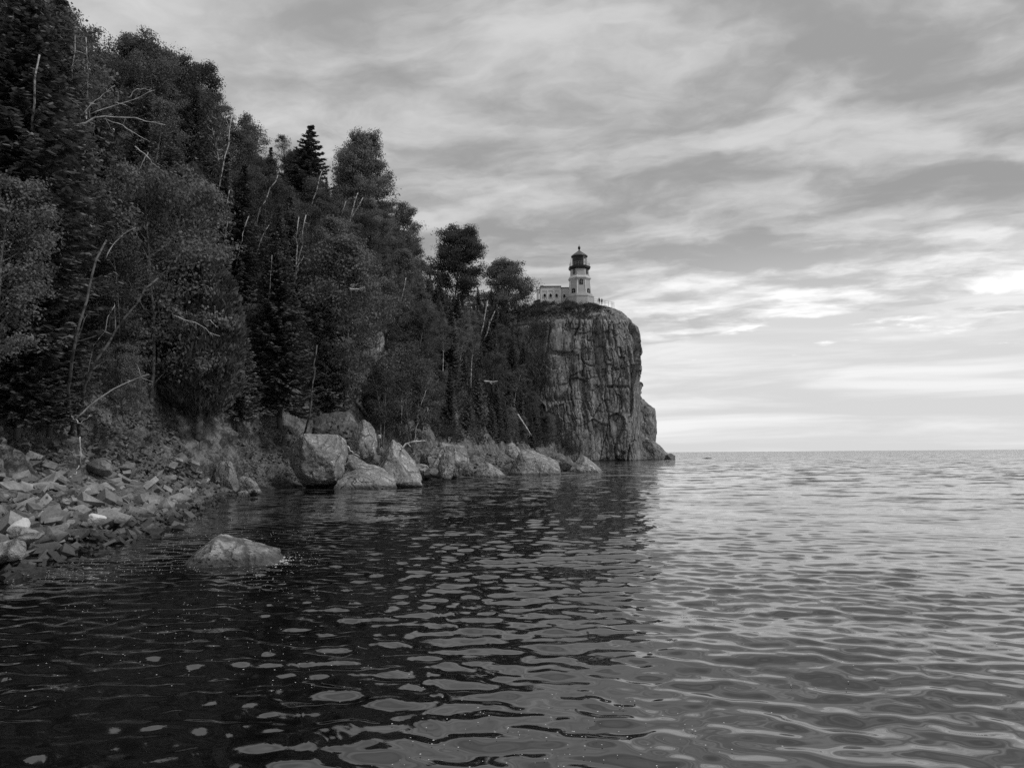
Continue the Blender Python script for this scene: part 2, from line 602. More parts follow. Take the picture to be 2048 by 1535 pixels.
F_ = tab([(-40, -16), (0, -10), (8, -8.6), (13, -8.7), (17, -9.2), (22, -9.8), (30, -12), (41, -14.2), (47, -14.0), (53, -11.5), (58, -9), (69, -4.5), (80, -2), (100, 0.5), (130, 5), (155, 9), (172, 13), (260, 15)])
XC_ = tab([(-40, -34), (10, -27), (35, -25), (45, -26), (75, -29), (100, -26), (130, -21), (150, -16), (175, -9), (200, -3), (260, -3)])
ZC_ = tab([(-40, 15), (10, 16), (35, 19), (45, 22.5), (75, 31), (100, 34), (130, 34), (150, 33), (175, 35), (200, 38.5), (260, 38)])
BW_ = tab([(-40, 4), (13, 5.2), (25, 5), (33, 3), (41, 0.8), (48, 0.8), (58, 2.5), (80, 4), (110, 3), (150, 2), (260, 1)])
ZB_ = tab([(-40, 1), (10, 1.2), (25, 1.35), (35, 0.9), (42, 0.25), (50, 0.3), (62, 0.6), (80, 0.8), (130, 0.6), (260, 0.5)])
BT_ = tab([(-40, 3), (15, 3.1), (30, 3.6), (45, 4.3), (60, 3.4), (80, 2.4), (130, 2.2), (260, 2)])
BANKW = 1.5


def terr(X, Y):
    X = np.asarray(X, dtype=float)
    Y = np.asarray(Y, dtype=float)
    d = F_(Y) - X
    bw_, zb, bt, dc, zc = BW_(Y), ZB_(Y), BT_(Y), F_(Y) - XC_(Y), ZC_(Y)
    z = np.where(d < 0, 0.28 * d - 0.05, -0.05 + (zb + 0.05) * d / bw_)
    q = np.clip((d - bw_) / BANKW, 0, 1)
    z = np.where(d > bw_, zb + (bt - zb) * q, z)
    d2 = bw_ + BANKW
    q = np.clip((d - d2) / np.maximum(dc - d2, 1), 0, 1)
    z = np.where(d > d2, bt + (zc - bt) * q ** 0.93, z)
    return np.where(d > dc, zc + (d - dc) * 0.12, z)


def axis(segs):
    out = []
    for a, b, st in segs:
        out.append(np.arange(a, b, st))
    return np.concatenate(out)


Ys = axis([(-40, 8, 1.5), (8, 56, 0.16), (56, 100, 0.4), (100, 262, 1.2)])
cols = [('u', t) for t in np.linspace(0, 1, 8)[:-1]] + [('b', t) for t in np.linspace(0, 1, 16)[:-1]] + [('k', t) for t in np.linspace(0, 1, 26)[:-1]] + [('s', t) for t in np.linspace(0, 1, 70)[:-1]] + [('c', t) for t in np.linspace(0, 1, 14)]
G = []
for kind, t in cols:
    F, BW, DC = F_(Ys), BW_(Ys), F_(Ys) - XC_(Ys)
    if kind == 'u':
        d = -12 + 12 * t
    elif kind == 'b':
        d = BW * t
    elif kind == 'k':
        d = BW + BANKW * t
    elif kind == 's':
        d = BW + BANKW + (DC - BW - BANKW) * t
    else:
        d = DC + 90 * t ** 1.5
    X = F - d
    Z = terr(X, Ys)
    G.append(np.stack([X, Ys, Z], 1))
G = np.stack(G, 1)                       # rows Y, cols
nr, nc = G.shape[:2]
P = G.reshape(-1, 3)
land = np.clip((F_(P[:, 1]) - P[:, 0]) / 1.0, 0, 1)
bankness = np.clip(1 - np.abs((F_(P[:, 1]) - P[:, 0]) - BW_(P[:, 1]) - 0.8) / 1.8, 0, 1)
P2_ = P.copy()
n_lo = fbm(P * 0.22, 3, 3)
n_md = fbm(P * np.array([0.9, 0.9, 0.9]), 4, 9)
n_hi = fbm(P * np.array([3.2, 3.2, 2.4]), 4, 21)
P2_[:, 0] += land * (n_lo * 0.6) + bankness * (n_md * 0.34 + n_hi * 0.30)
P2_[:, 2] += land * (n_lo * 0.5 * np.clip(P[:, 2] / 3, 0, 1) + n_md * 0.12 + n_hi * 0.05)
i = np.arange(nr - 1)[:, None] * nc
j = np.arange(nc - 1)[None, :]
a = (i + j).ravel()
hill = mk('hillside', P2_, np.stack([a, a + 1, a + 1 + nc, a + nc], 1), M_SOIL, smooth=True)
tag(hill, 'steep wooded lakeshore slope with an eroded earth bank at its foot', kind='structure')

# ------------------------------------------------------------------ cliff headland
ctr = np.array([(-16, 214), (-8, 203), (0, 194), (7, 190), (16, 190), (24, 191), (30.5, 193.5), (34.0, 199), (35, 208), (34, 222), (28, 240), (14, 256)], dtype=float)
seg = np.r_[0, np.cumsum(np.linalg.norm(np.diff(ctr, axis=0), axis=1))]
S = np.arange(0, seg[-1], 0.17)
cx = np.interp(S, seg, ctr[:, 0])
cy = np.interp(S, seg, ctr[:, 1])
kern = np.hanning(33)
kern /= kern.sum()
pad = lambda a: np.convolve(np.r_[np.full(16, a[0]), a, np.full(16, a[-1])], kern, 'valid')
cx, cy = pad(cx), pad(cy)
tx, ty = np.gradient(cx), np.gradient(cy)
ln = np.hypot(tx, ty)
nx_, ny_ = -ty / ln, tx / ln            # inward normal
prof = np.array([(0, -3), (0.0, 2), (0.1, 8), (0.4, 20), (0.8, 28), (1.7, 35), (2.7, 36.6), (5.2, 39), (10, 40.8), (14, 41.3)])
pl = np.r_[0, np.cumsum(np.linalg.norm(np.diff(prof, axis=0), axis=1))]
Tt = np.arange(0, pl[-1], 0.19)
inset = np.interp(Tt, pl, prof[:, 0])
zz = np.interp(Tt, pl, prof[:, 1])
SS, TT = np.meshgrid(S, np.arange(len(Tt)), indexing='ij')
sh = SS.shape
IN, ZZ = inset[TT], zz[TT]


def lerp_in(ix, arr):
    return np.repeat(arr[:, None], sh[1], 1)


CX, CY, NX, NY = (lerp_in(0, q) for q in (cx, cy, nx_, ny_))
cov = np.clip((36.3 - ZZ) / 2.0, 0.12, 1.0)            # relief fades on the rounded top
s_f, z_f = SS.ravel(), ZZ.ravel()


def blocks(wd, ht, amp, seed, warp):
    ws = s_f + 0.10 * z_f * math.sin(seed) + warp * fbm(np.stack([s_f * 0.08, z_f * 0.12, z_f * 0], 1), 3, seed)
    cell = np.floor(ws / wd + 0.35 * np.sin(ws * 0.37 + seed))
    fr = (ws / wd + 0.35 * np.sin(ws * 0.37 + seed)) - cell
    off = _hash(cell, cell * 0, cell * 0, seed + 1)
    zw = z_f + 1.6 * fbm(np.stack([s_f * 0.3, z_f * 0.1, z_f * 0 + 5], 1), 2, seed + 3)
    row = np.floor(zw / ht + off * 7)
    zr = (zw / ht + off * 7) - row
    v = _hash(cell, row, row * 0 + 3, seed + 2) * 2 - 1
    crack = np.exp(-(np.minimum(fr, 1 - fr) * wd / 0.20) ** 2) + 0.6 * np.exp(-(np.minimum(zr, 1 - zr) * ht / 0.20) ** 2)
    tilt = (_hash(cell, row, row * 0 + 8, seed + 21) - 0.5) * 1.8 * (fr - 0.5) + (_hash(cell, row, row * 0 + 9, seed + 22) - 0.5) * 1.4 * (zr - 0.5)
    return amp * (v + tilt) - crack * 0.8 * amp ** 0.5 * np.clip(_hash(cell, row, row * 0, seed + 9) * 1.6 - 0.4, 0, 1)


PP = np.stack([s_f, z_f * 0.35, z_f * 0], 1)
msk = np.clip(0.55 + 0.9 * fbm(np.stack([s_f * 0.11, z_f * 0.09, z_f * 0], 1), 2, 303), 0.15, 1.35)
disp = (blocks(5.4, 12.0, 0.95, 5, 2.6) + msk * blocks(2.3, 6.0, 0.5, 31, 1.6) + msk * blocks(1.05, 3.0, 0.16, 77, 0.7)
        + 0.45 * fbm(PP * 0.35, 2, 41) + 0.10 * fbm(PP * 1.6, 4, 51))
# a bulging nose, an overhang shadow and a deep gully
def sblob(u, v, Yd, wu, wv, amp):
    pt = at(u, v, Yd)
    k = np.argmin((cx - pt[0]) ** 2 + (cy - pt[1]) ** 2)
    return amp * np.exp(-((s_f - S[k]) / wu) ** 2 - ((z_f - pt[2]) / wv) ** 2)


disp += sblob(1105, 665, 187, 2.6, 4.0, 1.6) + sblob(1255, 735, 193, 2.5, 6.0, 0.9) + sblob(1160, 850, 190, 3.0, 5.0, 0.8) + sblob(1262, 850, 193, 2.5, 8.0, 0.5)
disp -= sblob(1197, 660, 190, 1.1, 8.0, 2.2) + sblob(1165, 770, 190, 0.9, 7.0, 1.4) + sblob(1182, 690, 190, 0.8, 5.0, 0.8)
disp -= sblob(1120, 704, 187, 2.4, 0.5, 1.2) + sblob(1240, 773, 192, 3.4, 0.35, 0.8) + sblob(1100, 800, 187, 3, 1.0, 0.6)
disp = disp.reshape(sh) * cov
disp += (0.35 * fbm(np.stack([s_f * 0.7, z_f * 0.7, IN.ravel() * 0.5], 1), 4, 61)).reshape(sh) * (1 - cov)
CPx = CX + NX * (IN - disp)
CPy = CY + NY * (IN - disp)
CPz = ZZ.copy()
# close the top towards the middle of the headland
mid = np.stack([np.clip(CPx[:, -1], 0, 22), np.clip(CPy[:, -1], 205, 235), np.full(len(S), 41.4)], 1)
Cg = np.stack([CPx, CPy, CPz], 2)
extra = []
last = Cg[:, -1]
for t in (0.25, 0.5, 0.75, 1.0):
    extra.append(last * (1 - t) + mid * t)
Cg = np.concatenate([Cg, np.stack(extra, 1)], 1)
nr, nc = Cg.shape[:2]
i = np.arange(nr - 1)[:, None] * nc
j = np.arange(nc - 1)[None, :]
a = (i + j).ravel()
cliff = mk('cliff', Cg.reshape(-1, 3), np.stack([a, a + nc, a + 1 + nc, a + 1], 1), M_CLIFF)
tag(cliff, 'sheer dark rock headland rising from the lake below the lighthouse', kind='structure')


def cliff_top(X, Y):
    """height of the headland cap, by the nearest vertex"""
    pts = Cg[:, int(0.7 * len(Tt)):].reshape(-1, 3)
    k = np.argmin((pts[:, 0] - X) ** 2 + (pts[:, 1] - Y) ** 2)
    return pts[k, 2]


def ground(X, Y):
    return float(terr(X, Y))


# ------------------------------------------------------------------ water
NW = 130
wr = np.random.default_rng(11)
lam = np.exp(wr.uniform(math.log(0.13), math.log(6.0), NW))
ang = math.radians(258) + wr.normal(0, 0.70, NW)        # travel direction, mostly towards the camera
kk = 2 * math.pi / lam
wt = np.exp(-(np.log(lam / 0.37) / 0.75) ** 2) + 0.10 + 0.13 * np.exp(-(np.log(lam / 3.0) / 0.6) ** 2)
slope = wt / math.sqrt((wt ** 2).sum() / 2)
RMS = 0.112
amp = slope * RMS / kk
ph = wr.uniform(0, 2 * math.pi, NW)
KX, KY = kk * np.cos(ang), kk * np.sin(ang)


def wave(X, Y, cell=None):
    r = np.zeros_like(X)
    env = 1.0 + 0.45 * fbm(np.stack([X * 0.09, Y * 0.05, X * 0], 1), 2, 5)
    lee = np.clip((X - F_(Y) - 0.0) / 9.0, 0.25, 1.0)      # calmer close under the shore
    lee2 = np.clip((X - F_(Y)) / 3.0, 0.55, 1.0)
    for q in range(NW):
        f = amp[q] * np.sin(KX[q] * X + KY[q] * Y + ph[q])
        if cell is not None:
            f = f * np.clip(lam[q] / (cell * 2.2) - 0.6, 0, 1)
        r += f * (lee if lam[q] > 0.7 else lee2)
    return r * env


rr = [2.2]
while rr[-1] < 9000:
    r0 = rr[-1]
    rr.append(r0 * (1.0055 if r0 < 110 else (1.012 if r0 < 260 else 1.12)))
rr = np.array(rr)
th = np.radians(np.arange(-44, 44.01, 0.15))
R_, T_ = np.meshgrid(rr, th, indexing='ij')
WX, WY = R_ * np.sin(T_), R_ * np.cos(T_)
cell = np.maximum(np.gradient(rr)[:, None] + 0 * T_, R_ * math.radians(0.15))
Zw = wave(WX.ravel(), WY.ravel(), cell.ravel()).reshape(WX.shape)
Zw *= np.clip((250 - R_) / 150, 0, 1)
Zw -= np.where(R_ > 1000, 0.0, 0.0)
nr, nc = WX.shape
i = np.arange(nr - 1)[:, None] * nc
j = np.arange(nc - 1)[None, :]
a = (i + j).ravel()
WV = np.stack([WX, WY, Zw], 2).reshape(-1, 3)
WF = np.stack([a, a + 1, a + 1 + nc, a + nc], 1)
# coarse water behind and beside the fine sheet
th2 = np.radians(np.linspace(44, 316, 60))
rc = np.array([0.0, 2.2, 6, 20, 80, 400, 2000, 9000])
Rc, Tc = np.meshgrid(rc, th2, indexing='ij')
V2 = np.stack([Rc * np.sin(Tc), Rc * np.cos(Tc), 0 * Rc - 0.02], 2).reshape(-1, 3)
n2 = len(th2)
i = np.arange(len(rc) - 1)[:, None] * n2
j = np.arange(n2 - 1)[None, :]
b = (i + j).ravel() + len(WV)
th3 = th
V3 = np.stack([np.r_[0.0, 2.2 * np.sin(th3)], np.r_[0.0, 2.2 * np.cos(th3)], np.full(len(th3) + 1, -0.02)], 1)
o3 = len(WV) + len(V2)
F3 = np.stack([np.full(len(th3) - 1, o3), o3 + 2 + np.arange(len(th3) - 1), o3 + 1 + np.arange(len(th3) - 1)], 1)
water = mk('water', np.concatenate([WV, V2, V3]), [WF, np.stack([b, b + 1, b + 1 + n2, b + n2], 1), F3], M_WATER, smooth=True)
tag(water, 'dark rippled lake water reaching the horizon', kind='structure')

# ------------------------------------------------------------------ lighthouse
LY = 206.0
lp = at(1160, 606, LY)
LX, LZ = lp[0], lp[2]
MPX = LY / FPX * 1.0


def zv(v):
    return (606 - v) * MPX


light = empty('lighthouse', (LX, LY, LZ), math.radians(4))
tag(light, 'octagonal pale lighthouse tower with a black lantern room on the clifftop', 'lighthouse')
OCT = math.pi / 8
c8 = 1 / math.cos(OCT)


def octo(prof, name, mat, parent=light, k=8):
    b = MB()
    b.lathe([(r * (c8 if k == 8 else 1), z) for r, z in prof], k, phase=OCT if k == 8 else 0)
    return b.build(name, mat, parent, smooth=(k > 8))


rad = lambda px: px * MPX / 2
octo([(rad(53), -2.0), (rad(53), zv(597)), (rad(54.5), zv(596)), (rad(54.5), zv(594)), (rad(49), zv(593.2)), (rad(48), zv(589.5)), (rad(46), zv(589)), (0, zv(589))], 'plinth', M_BRICK_PALE)
octo([(rad(46), zv(594)), (rad(47), zv(593.9)), (rad(47.5), zv(592.3)), (rad(46), zv(592.2))], 'plinth_moulding', M_TRIM)
octo([(rad(42.5), zv(589.3)), (rad(37.5), zv(561)), (0, zv(561))], 'tower_wall', M_BRICK_PALE)
octo([(rad(37.5), zv(562)), (rad(40), zv(560)), (rad(44), zv(557.5)), (rad(44), zv(555)), (rad(41), zv(553.3)), (0, zv(553.3))], 'cornice', M_WHITE)
octo([(rad(37), zv(553.6)), (rad(35.5), zv(538)), (0, zv(538))], 'upper_wall', M_BRICK_PALE)
octo([(rad(36), zv(538.5)), (rad(41.5), zv(536.5)), (rad(42.5), zv(534)), (rad(42.5), zv(532)), (0, zv(532))], 'gallery_deck', M_BLACK)
for q in range(8):
    bm_ = MB()
    a_ = OCT + q * math.pi / 4
    r_ = rad(38) * c8 * 0.98
    bm_.tube([(r_ * math.cos(a_), r_ * math.sin(a_), zv(552)), (r_ * math.cos(a_) * 1.12, r_ * math.sin(a_) * 1.12, zv(555.5))], 0.16, 4)
    bm_.build('bracket', M_WHITE, light)
for q in range(8):
    a_ = OCT + q * math.pi / 4
    b = MB()
    r0, r1 = rad(42.8) * c8, rad(37.9) * c8
    b.tube([(r0 * math.cos(a_), r0 * math.sin(a_), zv(589)), (r1 * math.cos(a_), r1 * math.sin(a_), zv(562))], 0.13, 4)
    b.build('corner_pilaster', M_TRIM, light)
# lantern: dark blanked side on the left, clear glazing on the right
b = MB()
b.lathe([(rad(29), zv(532)), (rad(29), zv(510.5))], 30, a0=math.radians(-66) - math.radians(222), a1=math.radians(-66))
b.lathe([(rad(28), zv(532)), (rad(28), zv(510.5))], 30, a0=math.radians(-66) - math.radians(222), a1=math.radians(-66))
b.build('lantern_blind', M_BLACK, light, True)
b = MB()
b.lathe([(rad(29), zv(532)), (rad(29), zv(510.5))], 12, a0=math.radians(-66), a1=math.radians(72))
b.build('lantern_glass', M_CLEAR, light, True)
b = MB()
for q in range(6):
    a_ = math.radians(-66 + q * 27.6)
    r_ = rad(29.3)
    b.tube([(r_ * math.cos(a_), r_ * math.sin(a_), zv(532)), (r_ * math.cos(a_), r_ * math.sin(a_), zv(510.5))], 0.05, 4)
for v_ in (531.5, 524.5, 517.5, 511):
    b.tube([(rad(29.3) * math.cos(math.radians(t)), rad(29.3) * math.sin(math.radians(t)), zv(v_)) for t in range(-66, 73, 14)], 0.045, 4)
b.build('glazing_bar', M_RAIL, light)
b = MB()
b.lathe([(0, zv(529)), (0.55, zv(528)), (0.85, zv(523)), (0.85, zv(518)), (0.5, zv(513)), (0, zv(512))], 14)
b.build('lens', M_CLEAR, light, True)
octo([(rad(29), zv(511)), (rad(34), zv(511)), (rad(34.5), zv(509.5)), (rad(25), zv(505.5)), (rad(15), zv(502)), (rad(7), zv(499)), (rad(4), zv(497.5)), (0, zv(497.2))], 'lantern_roof', M_ROOFGREY, k=16)
octo([(rad(3), zv(498)), (rad(2.4), zv(495.5)), (rad(4.4), zv(494.5)), (rad(5.6), zv(492)), (rad(4.6), zv(489.7)), (rad(1.5), zv(488.6)), (rad(0.4), zv(485)), (0, zv(484.5))], 'vent_ball', M_BLACK, k=14)
b = MB()
RG = rad(41) * 1.0
for q in range(24):
    a_ = q * math.pi / 12
    b.tube([(RG * math.cos(a_), RG * math.sin(a_), zv(532)), (RG * math.cos(a_), RG * math.sin(a_), zv(532) + 1.0)], 0.025, 4)
for hz in (0.5, 1.0):
    b.tube([(RG * math.cos(t * math.pi / 12), RG * math.sin(t * math.pi / 12), zv(532) + hz) for t in range(25)], 0.025, 4)
b.build('gallery_railing', M_RAIL, light)
b = MB()
b.tube([(-rad(39), -0.6, zv(532)), (-rad(36), -0.5, zv(520)), (-rad(33), -0.3, zv(511))], 0.05, 4)
b.build('lightning_cable', M_RAIL, light)


def window(parent, cx_, cy_, cz, wd, ht, ang_, arched=True, mat_f=M_FRAME, surround=None):
    """window facing -Y rotated by ang_ about Z, placed proud of its wall; frame with the pane as its child"""
    R = Matrix.Rotation(ang_, 3, 'Z')

    def rot(b_):
        b_.V = [(np.asarray(v_) @ np.array(R).T) + np.array([cx_, cy_, cz]) for v_ in b_.V]
        return b_
    nA = 8
    outl = [(-wd / 2, 0), (wd / 2, 0), (wd / 2, ht - (wd / 2 if arched else 0))]
    if arched:
        outl += [(wd / 2 * math.cos(t), ht - wd / 2 + wd / 2 * math.sin(t)) for t in np.linspace(0, math.pi, nA)[1:-1]]
    outl += [(-wd / 2, ht - (wd / 2 if arched else 0))]
    if not arched:
        outl = [(-wd / 2, 0), (wd / 2, 0), (wd / 2, ht), (-wd / 2, ht)]
    n_ = len(outl)
    cen = np.array([0, ht / 2])

    def ring(s0, s1, y0, y1):
        b_ = MB()
        oo = np.array(outl)
        A = (oo - cen) * s0 + cen
        B = (oo - cen) * s1 + cen
        V = [(x, y0, z) for x, z in A] + [(x, y0, z) for x, z in B] + [(x, y1, z) for x, z in A] + [(x, y1, z) for x, z in B]
        F4 = []
        for q in range(n_):
            p_ = (q + 1) % n_
            F4 += [(q, p_, n_ + p_, n_ + q), (2 * n_ + q, 3 * n_ + q, 3 * n_ + p_, 2 * n_ + p_), (q, 2 * n_ + q, 2 * n_ + p_, p_), (n_ + q, n_ + p_, 3 * n_ + p_, 3 * n_ + q)]
        b_.add(V, F4)
        return b_
    fr = rot(ring(1.18, 1.0, -0.12, 0.05)).build('window', surround or M_TRIM, parent)
    oo = np.array(outl)
    b_ = MB()
    V = [(x, -0.03, z) for x, z in oo] + [(0, -0.03, ht / 2)]
    b_.add(V, F3=[(q, (q + 1) % n_, n_) for q in range(n_)])
    rot(b_).build('pane', M_GLASS, fr)
    b_ = MB()
    b_.box(-0.035, 0.035, -0.07, -0.031, 0, ht)
    b_.box(-wd / 2, -0.04, -0.07, -0.031, ht * 0.5 - 0.035, ht * 0.5 + 0.035)
    b_.box(0.04, wd / 2, -0.07, -0.031, ht * 0.5 - 0.035, ht * 0.5 + 0.035)
    rot(b_).build('sash_bar', mat_f, fr)
    return fr


def tower_r(v, lower=True):
    if lower:
        return np.interp(v, [561, 589.3], [rad(37.5), rad(42.5)])
    return np.interp(v, [538, 553.6], [rad(35.5), rad(37)])


for aa, vb, vt, wpx, lower in ((0, 570.5, 560.8, 6.0, True), (-45, 590.0, 580.0, 6.5, True), (45, 590.0, 580.0, 6.5, True), (-45, 548, 539.0, 4.0, False), (45, 548, 539.0, 4.0, False), (90, 572, 562, 6, True)):
    a_ = math.radians(aa)
    r_ = tower_r((vb + vt) / 2 + 1.5, lower) + 0.04
    window(light, r_ * math.sin(a_), -r_ * math.cos(a_), zv(vb) if vb < 589 else zv(588.8), wpx * MPX, (vb - vt) * MPX * 0.95, a_, True, M_FRAME, M_BLACK)

# fog signal building with its link wing
fb = empty('fog_signal_building', (0, 0, 0))
tag(fb, 'low flat-roofed pale building with three windows joined to the lighthouse', 'building')
q0 = at(1081, 606, 208)
q1 = at(1121, 606, 208)
q2 = at(1139, 606, 208)
zt = at(1100, 574, 208)[2]
zb_ = q0[2] - 2.5
yF = 206.5
MP2 = 208 / FPX


def boxpart(name, mat, parent, *a):
    b_ = MB()
    b_.box(*a)
    return b_.build(name, mat, parent)


boxpart('wall', M_WHITE, fb, q0[0], q1[0], yF, yF + 9, zb_, zt - 0.25)
boxpart('wing_wall', M_WHITE, fb, q1[0] + 0.003, q2[0] + 0.6, yF + 1.0, yF + 7, zb_, zt - 0.45)
boxpart('parapet', M_ROOFGREY, fb, q0[0] - 0.15, q1[0] + 0.15, yF - 0.15, yF + 9.1, zt - 0.25, zt)
boxpart('wing_parapet', M_ROOFGREY, fb, q1[0] + 0.153, q2[0] + 0.4, yF + 0.88, yF + 7.1, zt - 0.45, zt - 0.2)
boxpart('string_course', M_TRIM, fb, q0[0] - 0.05, q1[0] + 0.05, yF - 0.09, yF - 0.002, zt - 1.35, zt - 1.15)
boxpart('base_course', M_WHITE, fb, q0[0] - 0.08, q1[0] + 0.08, yF - 0.14, yF - 0.002, zb_, zt - 3.9)
for q in range(4):
    xx = q0[0] + 0.18 + q * (q1[0] - q0[0] - 0.36) / 3
    boxpart('pilaster', M_TRIM, fb, xx - 0.17, xx + 0.17, yF - 0.1, yF - 0.003, zt - 3.9, zt - 1.352)
boxpart('wing_base_course', M_WHITE, fb, q1[0] + 0.09, q2[0] - 0.2, yF + 0.88, yF + 0.998, zb_, zt - 3.8)
for uu in (1089.5, 1101.3, 1113.2):
    xx = at(uu, 590, 206.4)[0]
    window(fb, xx, yF - 0.05, at(uu, 594.3, 206.4)[2], 0.66, 0.98, 0, True, M_BLACK, M_TRIM)
xx = at(1128.7, 590, 207.4)[0]
window(fb, xx, yF + 0.95, at(1128, 595.3, 207.4)[2], 0.62, 0.98, 0, True, M_BLACK, M_TRIM)
b = MB()
xx = at(1084.5, 570, 210)[0]
b.box(xx - 0.28, xx + 0.28, 209.5, 210.1, zt - 0.3, zt + 0.55)
b.box(xx - 0.36, xx + 0.36, 209.42, 210.18, zt + 0.552, zt + 0.75)
b.build('chimney', M_ROOFGREY, fb)

# small annex lower on the left, tall pale stack, and a concrete platform wall
an = empty('annex_hut', (0, 0, 0))
tag(an, 'small dark-roofed hut at the left end of the fog signal building', 'hut')
a0, a1_ = at(1070.5, 608, 212), at(1080.6, 608, 212)
za = at(1075, 603, 212)[2]
boxpart('wall', M_BRICK_PALE, an, a0[0], a1_[0], 211, 216, za - 3.2, za)
b = MB()
xm = a0[0] - 0.35
b.add([(xm, 210.7, za), (a1_[0] + 0.0, 210.7, za + 0.5), (a1_[0] + 0.0, 216.3, za + 0.5), (xm, 216.3, za), (xm, 210.7, za - 0.25), (a1_[0], 210.7, za - 0.1), (a1_[0], 216.3, za - 0.1), (xm, 216.3, za - 0.25)],
      [(0, 1, 2, 3), (7, 6, 5, 4), (0, 4, 5, 1), (1, 5, 6, 2), (2, 6, 7, 3), (3, 7, 4, 0)])
b.build('roof', M_ROOFGREY, an)
boxpart('door', M_BLACK, an, a0[0] + 0.45, a0[0] + 0.95, 210.94, 210.995, za - 2.6, za - 0.7)
st = empty('chimney_stack', (0, 0, 0))
tag(st, 'tall pale square chimney standing behind the small hut', 'chimney')
s0, s1_ = at(1073.3, 600, 218), at(1077.8, 600, 218)
boxpart('shaft', M_CONC, st, s0[0], s1_[0], 217.7, 218.35, s0[2] - 3, at(1075, 580, 218)[2])
boxpart('cap', M_TRIM, st, s0[0] - 0.05, s1_[0] + 0.05, 217.62, 218.42, at(1075, 580, 218)[2], at(1075, 578.6, 218)[2])
tw = boxpart('terrace_wall', M_CONC, None, at(1083, 607, 203)[0], at(1193, 607, 203)[0], 202.6, 203.0, at(1100, 612, 203)[2] - 1.5, at(1100, 606.6, 203)[2])
tag(tw, 'low concrete retaining wall along the clifftop in front of the buildings', 'wall')

# clifftop fence to the right and a short one on the left
def fence(pts, label, hgt=1.05, n=8):
    f = empty('railing_fence', tuple(pts[0]))
    tag(f, label, 'fence')
    pts = np.asarray(pts)
    o_ = pts[0]
    sl = np.r_[0, np.cumsum(np.linalg.norm(np.diff(pts, axis=0), axis=1))]
    Q = np.stack([np.interp(np.linspace(0, sl[-1], n), sl, pts[:, c]) for c in range(3)], 1) - o_
    for q in Q:
        b_ = MB()
        b_.tube([q + (0, 0, -0.8), q + (0, 0, hgt)], 0.05, 5)
        b_.build('post', M_RAIL, f)
    for hh_ in (0.5, 1.0):
        b_ = MB()
        b_.tube(Q + np.array([0, 0, hh_ * hgt - 0.02]), 0.03, 4)
        b_.build('rail', M_RAIL, f)
    return f


fence([at(1188, 604.5, 203), at(1205, 607.5, 203), at(1222, 611, 202), at(1228, 612, 204)], 'thin metal railing along the bare clifftop beside the lighthouse')
fence([at(1059, 624, 214), at(1068, 621, 213), at(1073, 624, 212)], 'short pale railing left of the small hut', 1.3, 3)
b = MB()
fp = at(1068.6, 624, 212)
b.tube([fp, fp + np.array([0, 0, 3.6])], 0.06, 6)
b.lathe([(0.0, fp[2] + 3.9), (0.16, fp[2] + 3.75), (0.16, fp[2] + 3.6), (0, fp[2] + 3.5)], 8, fp[0], fp[1])
tag(b.build('lamp_post', M_RAIL), 'slim post with a small round head left of the hut', 'post')


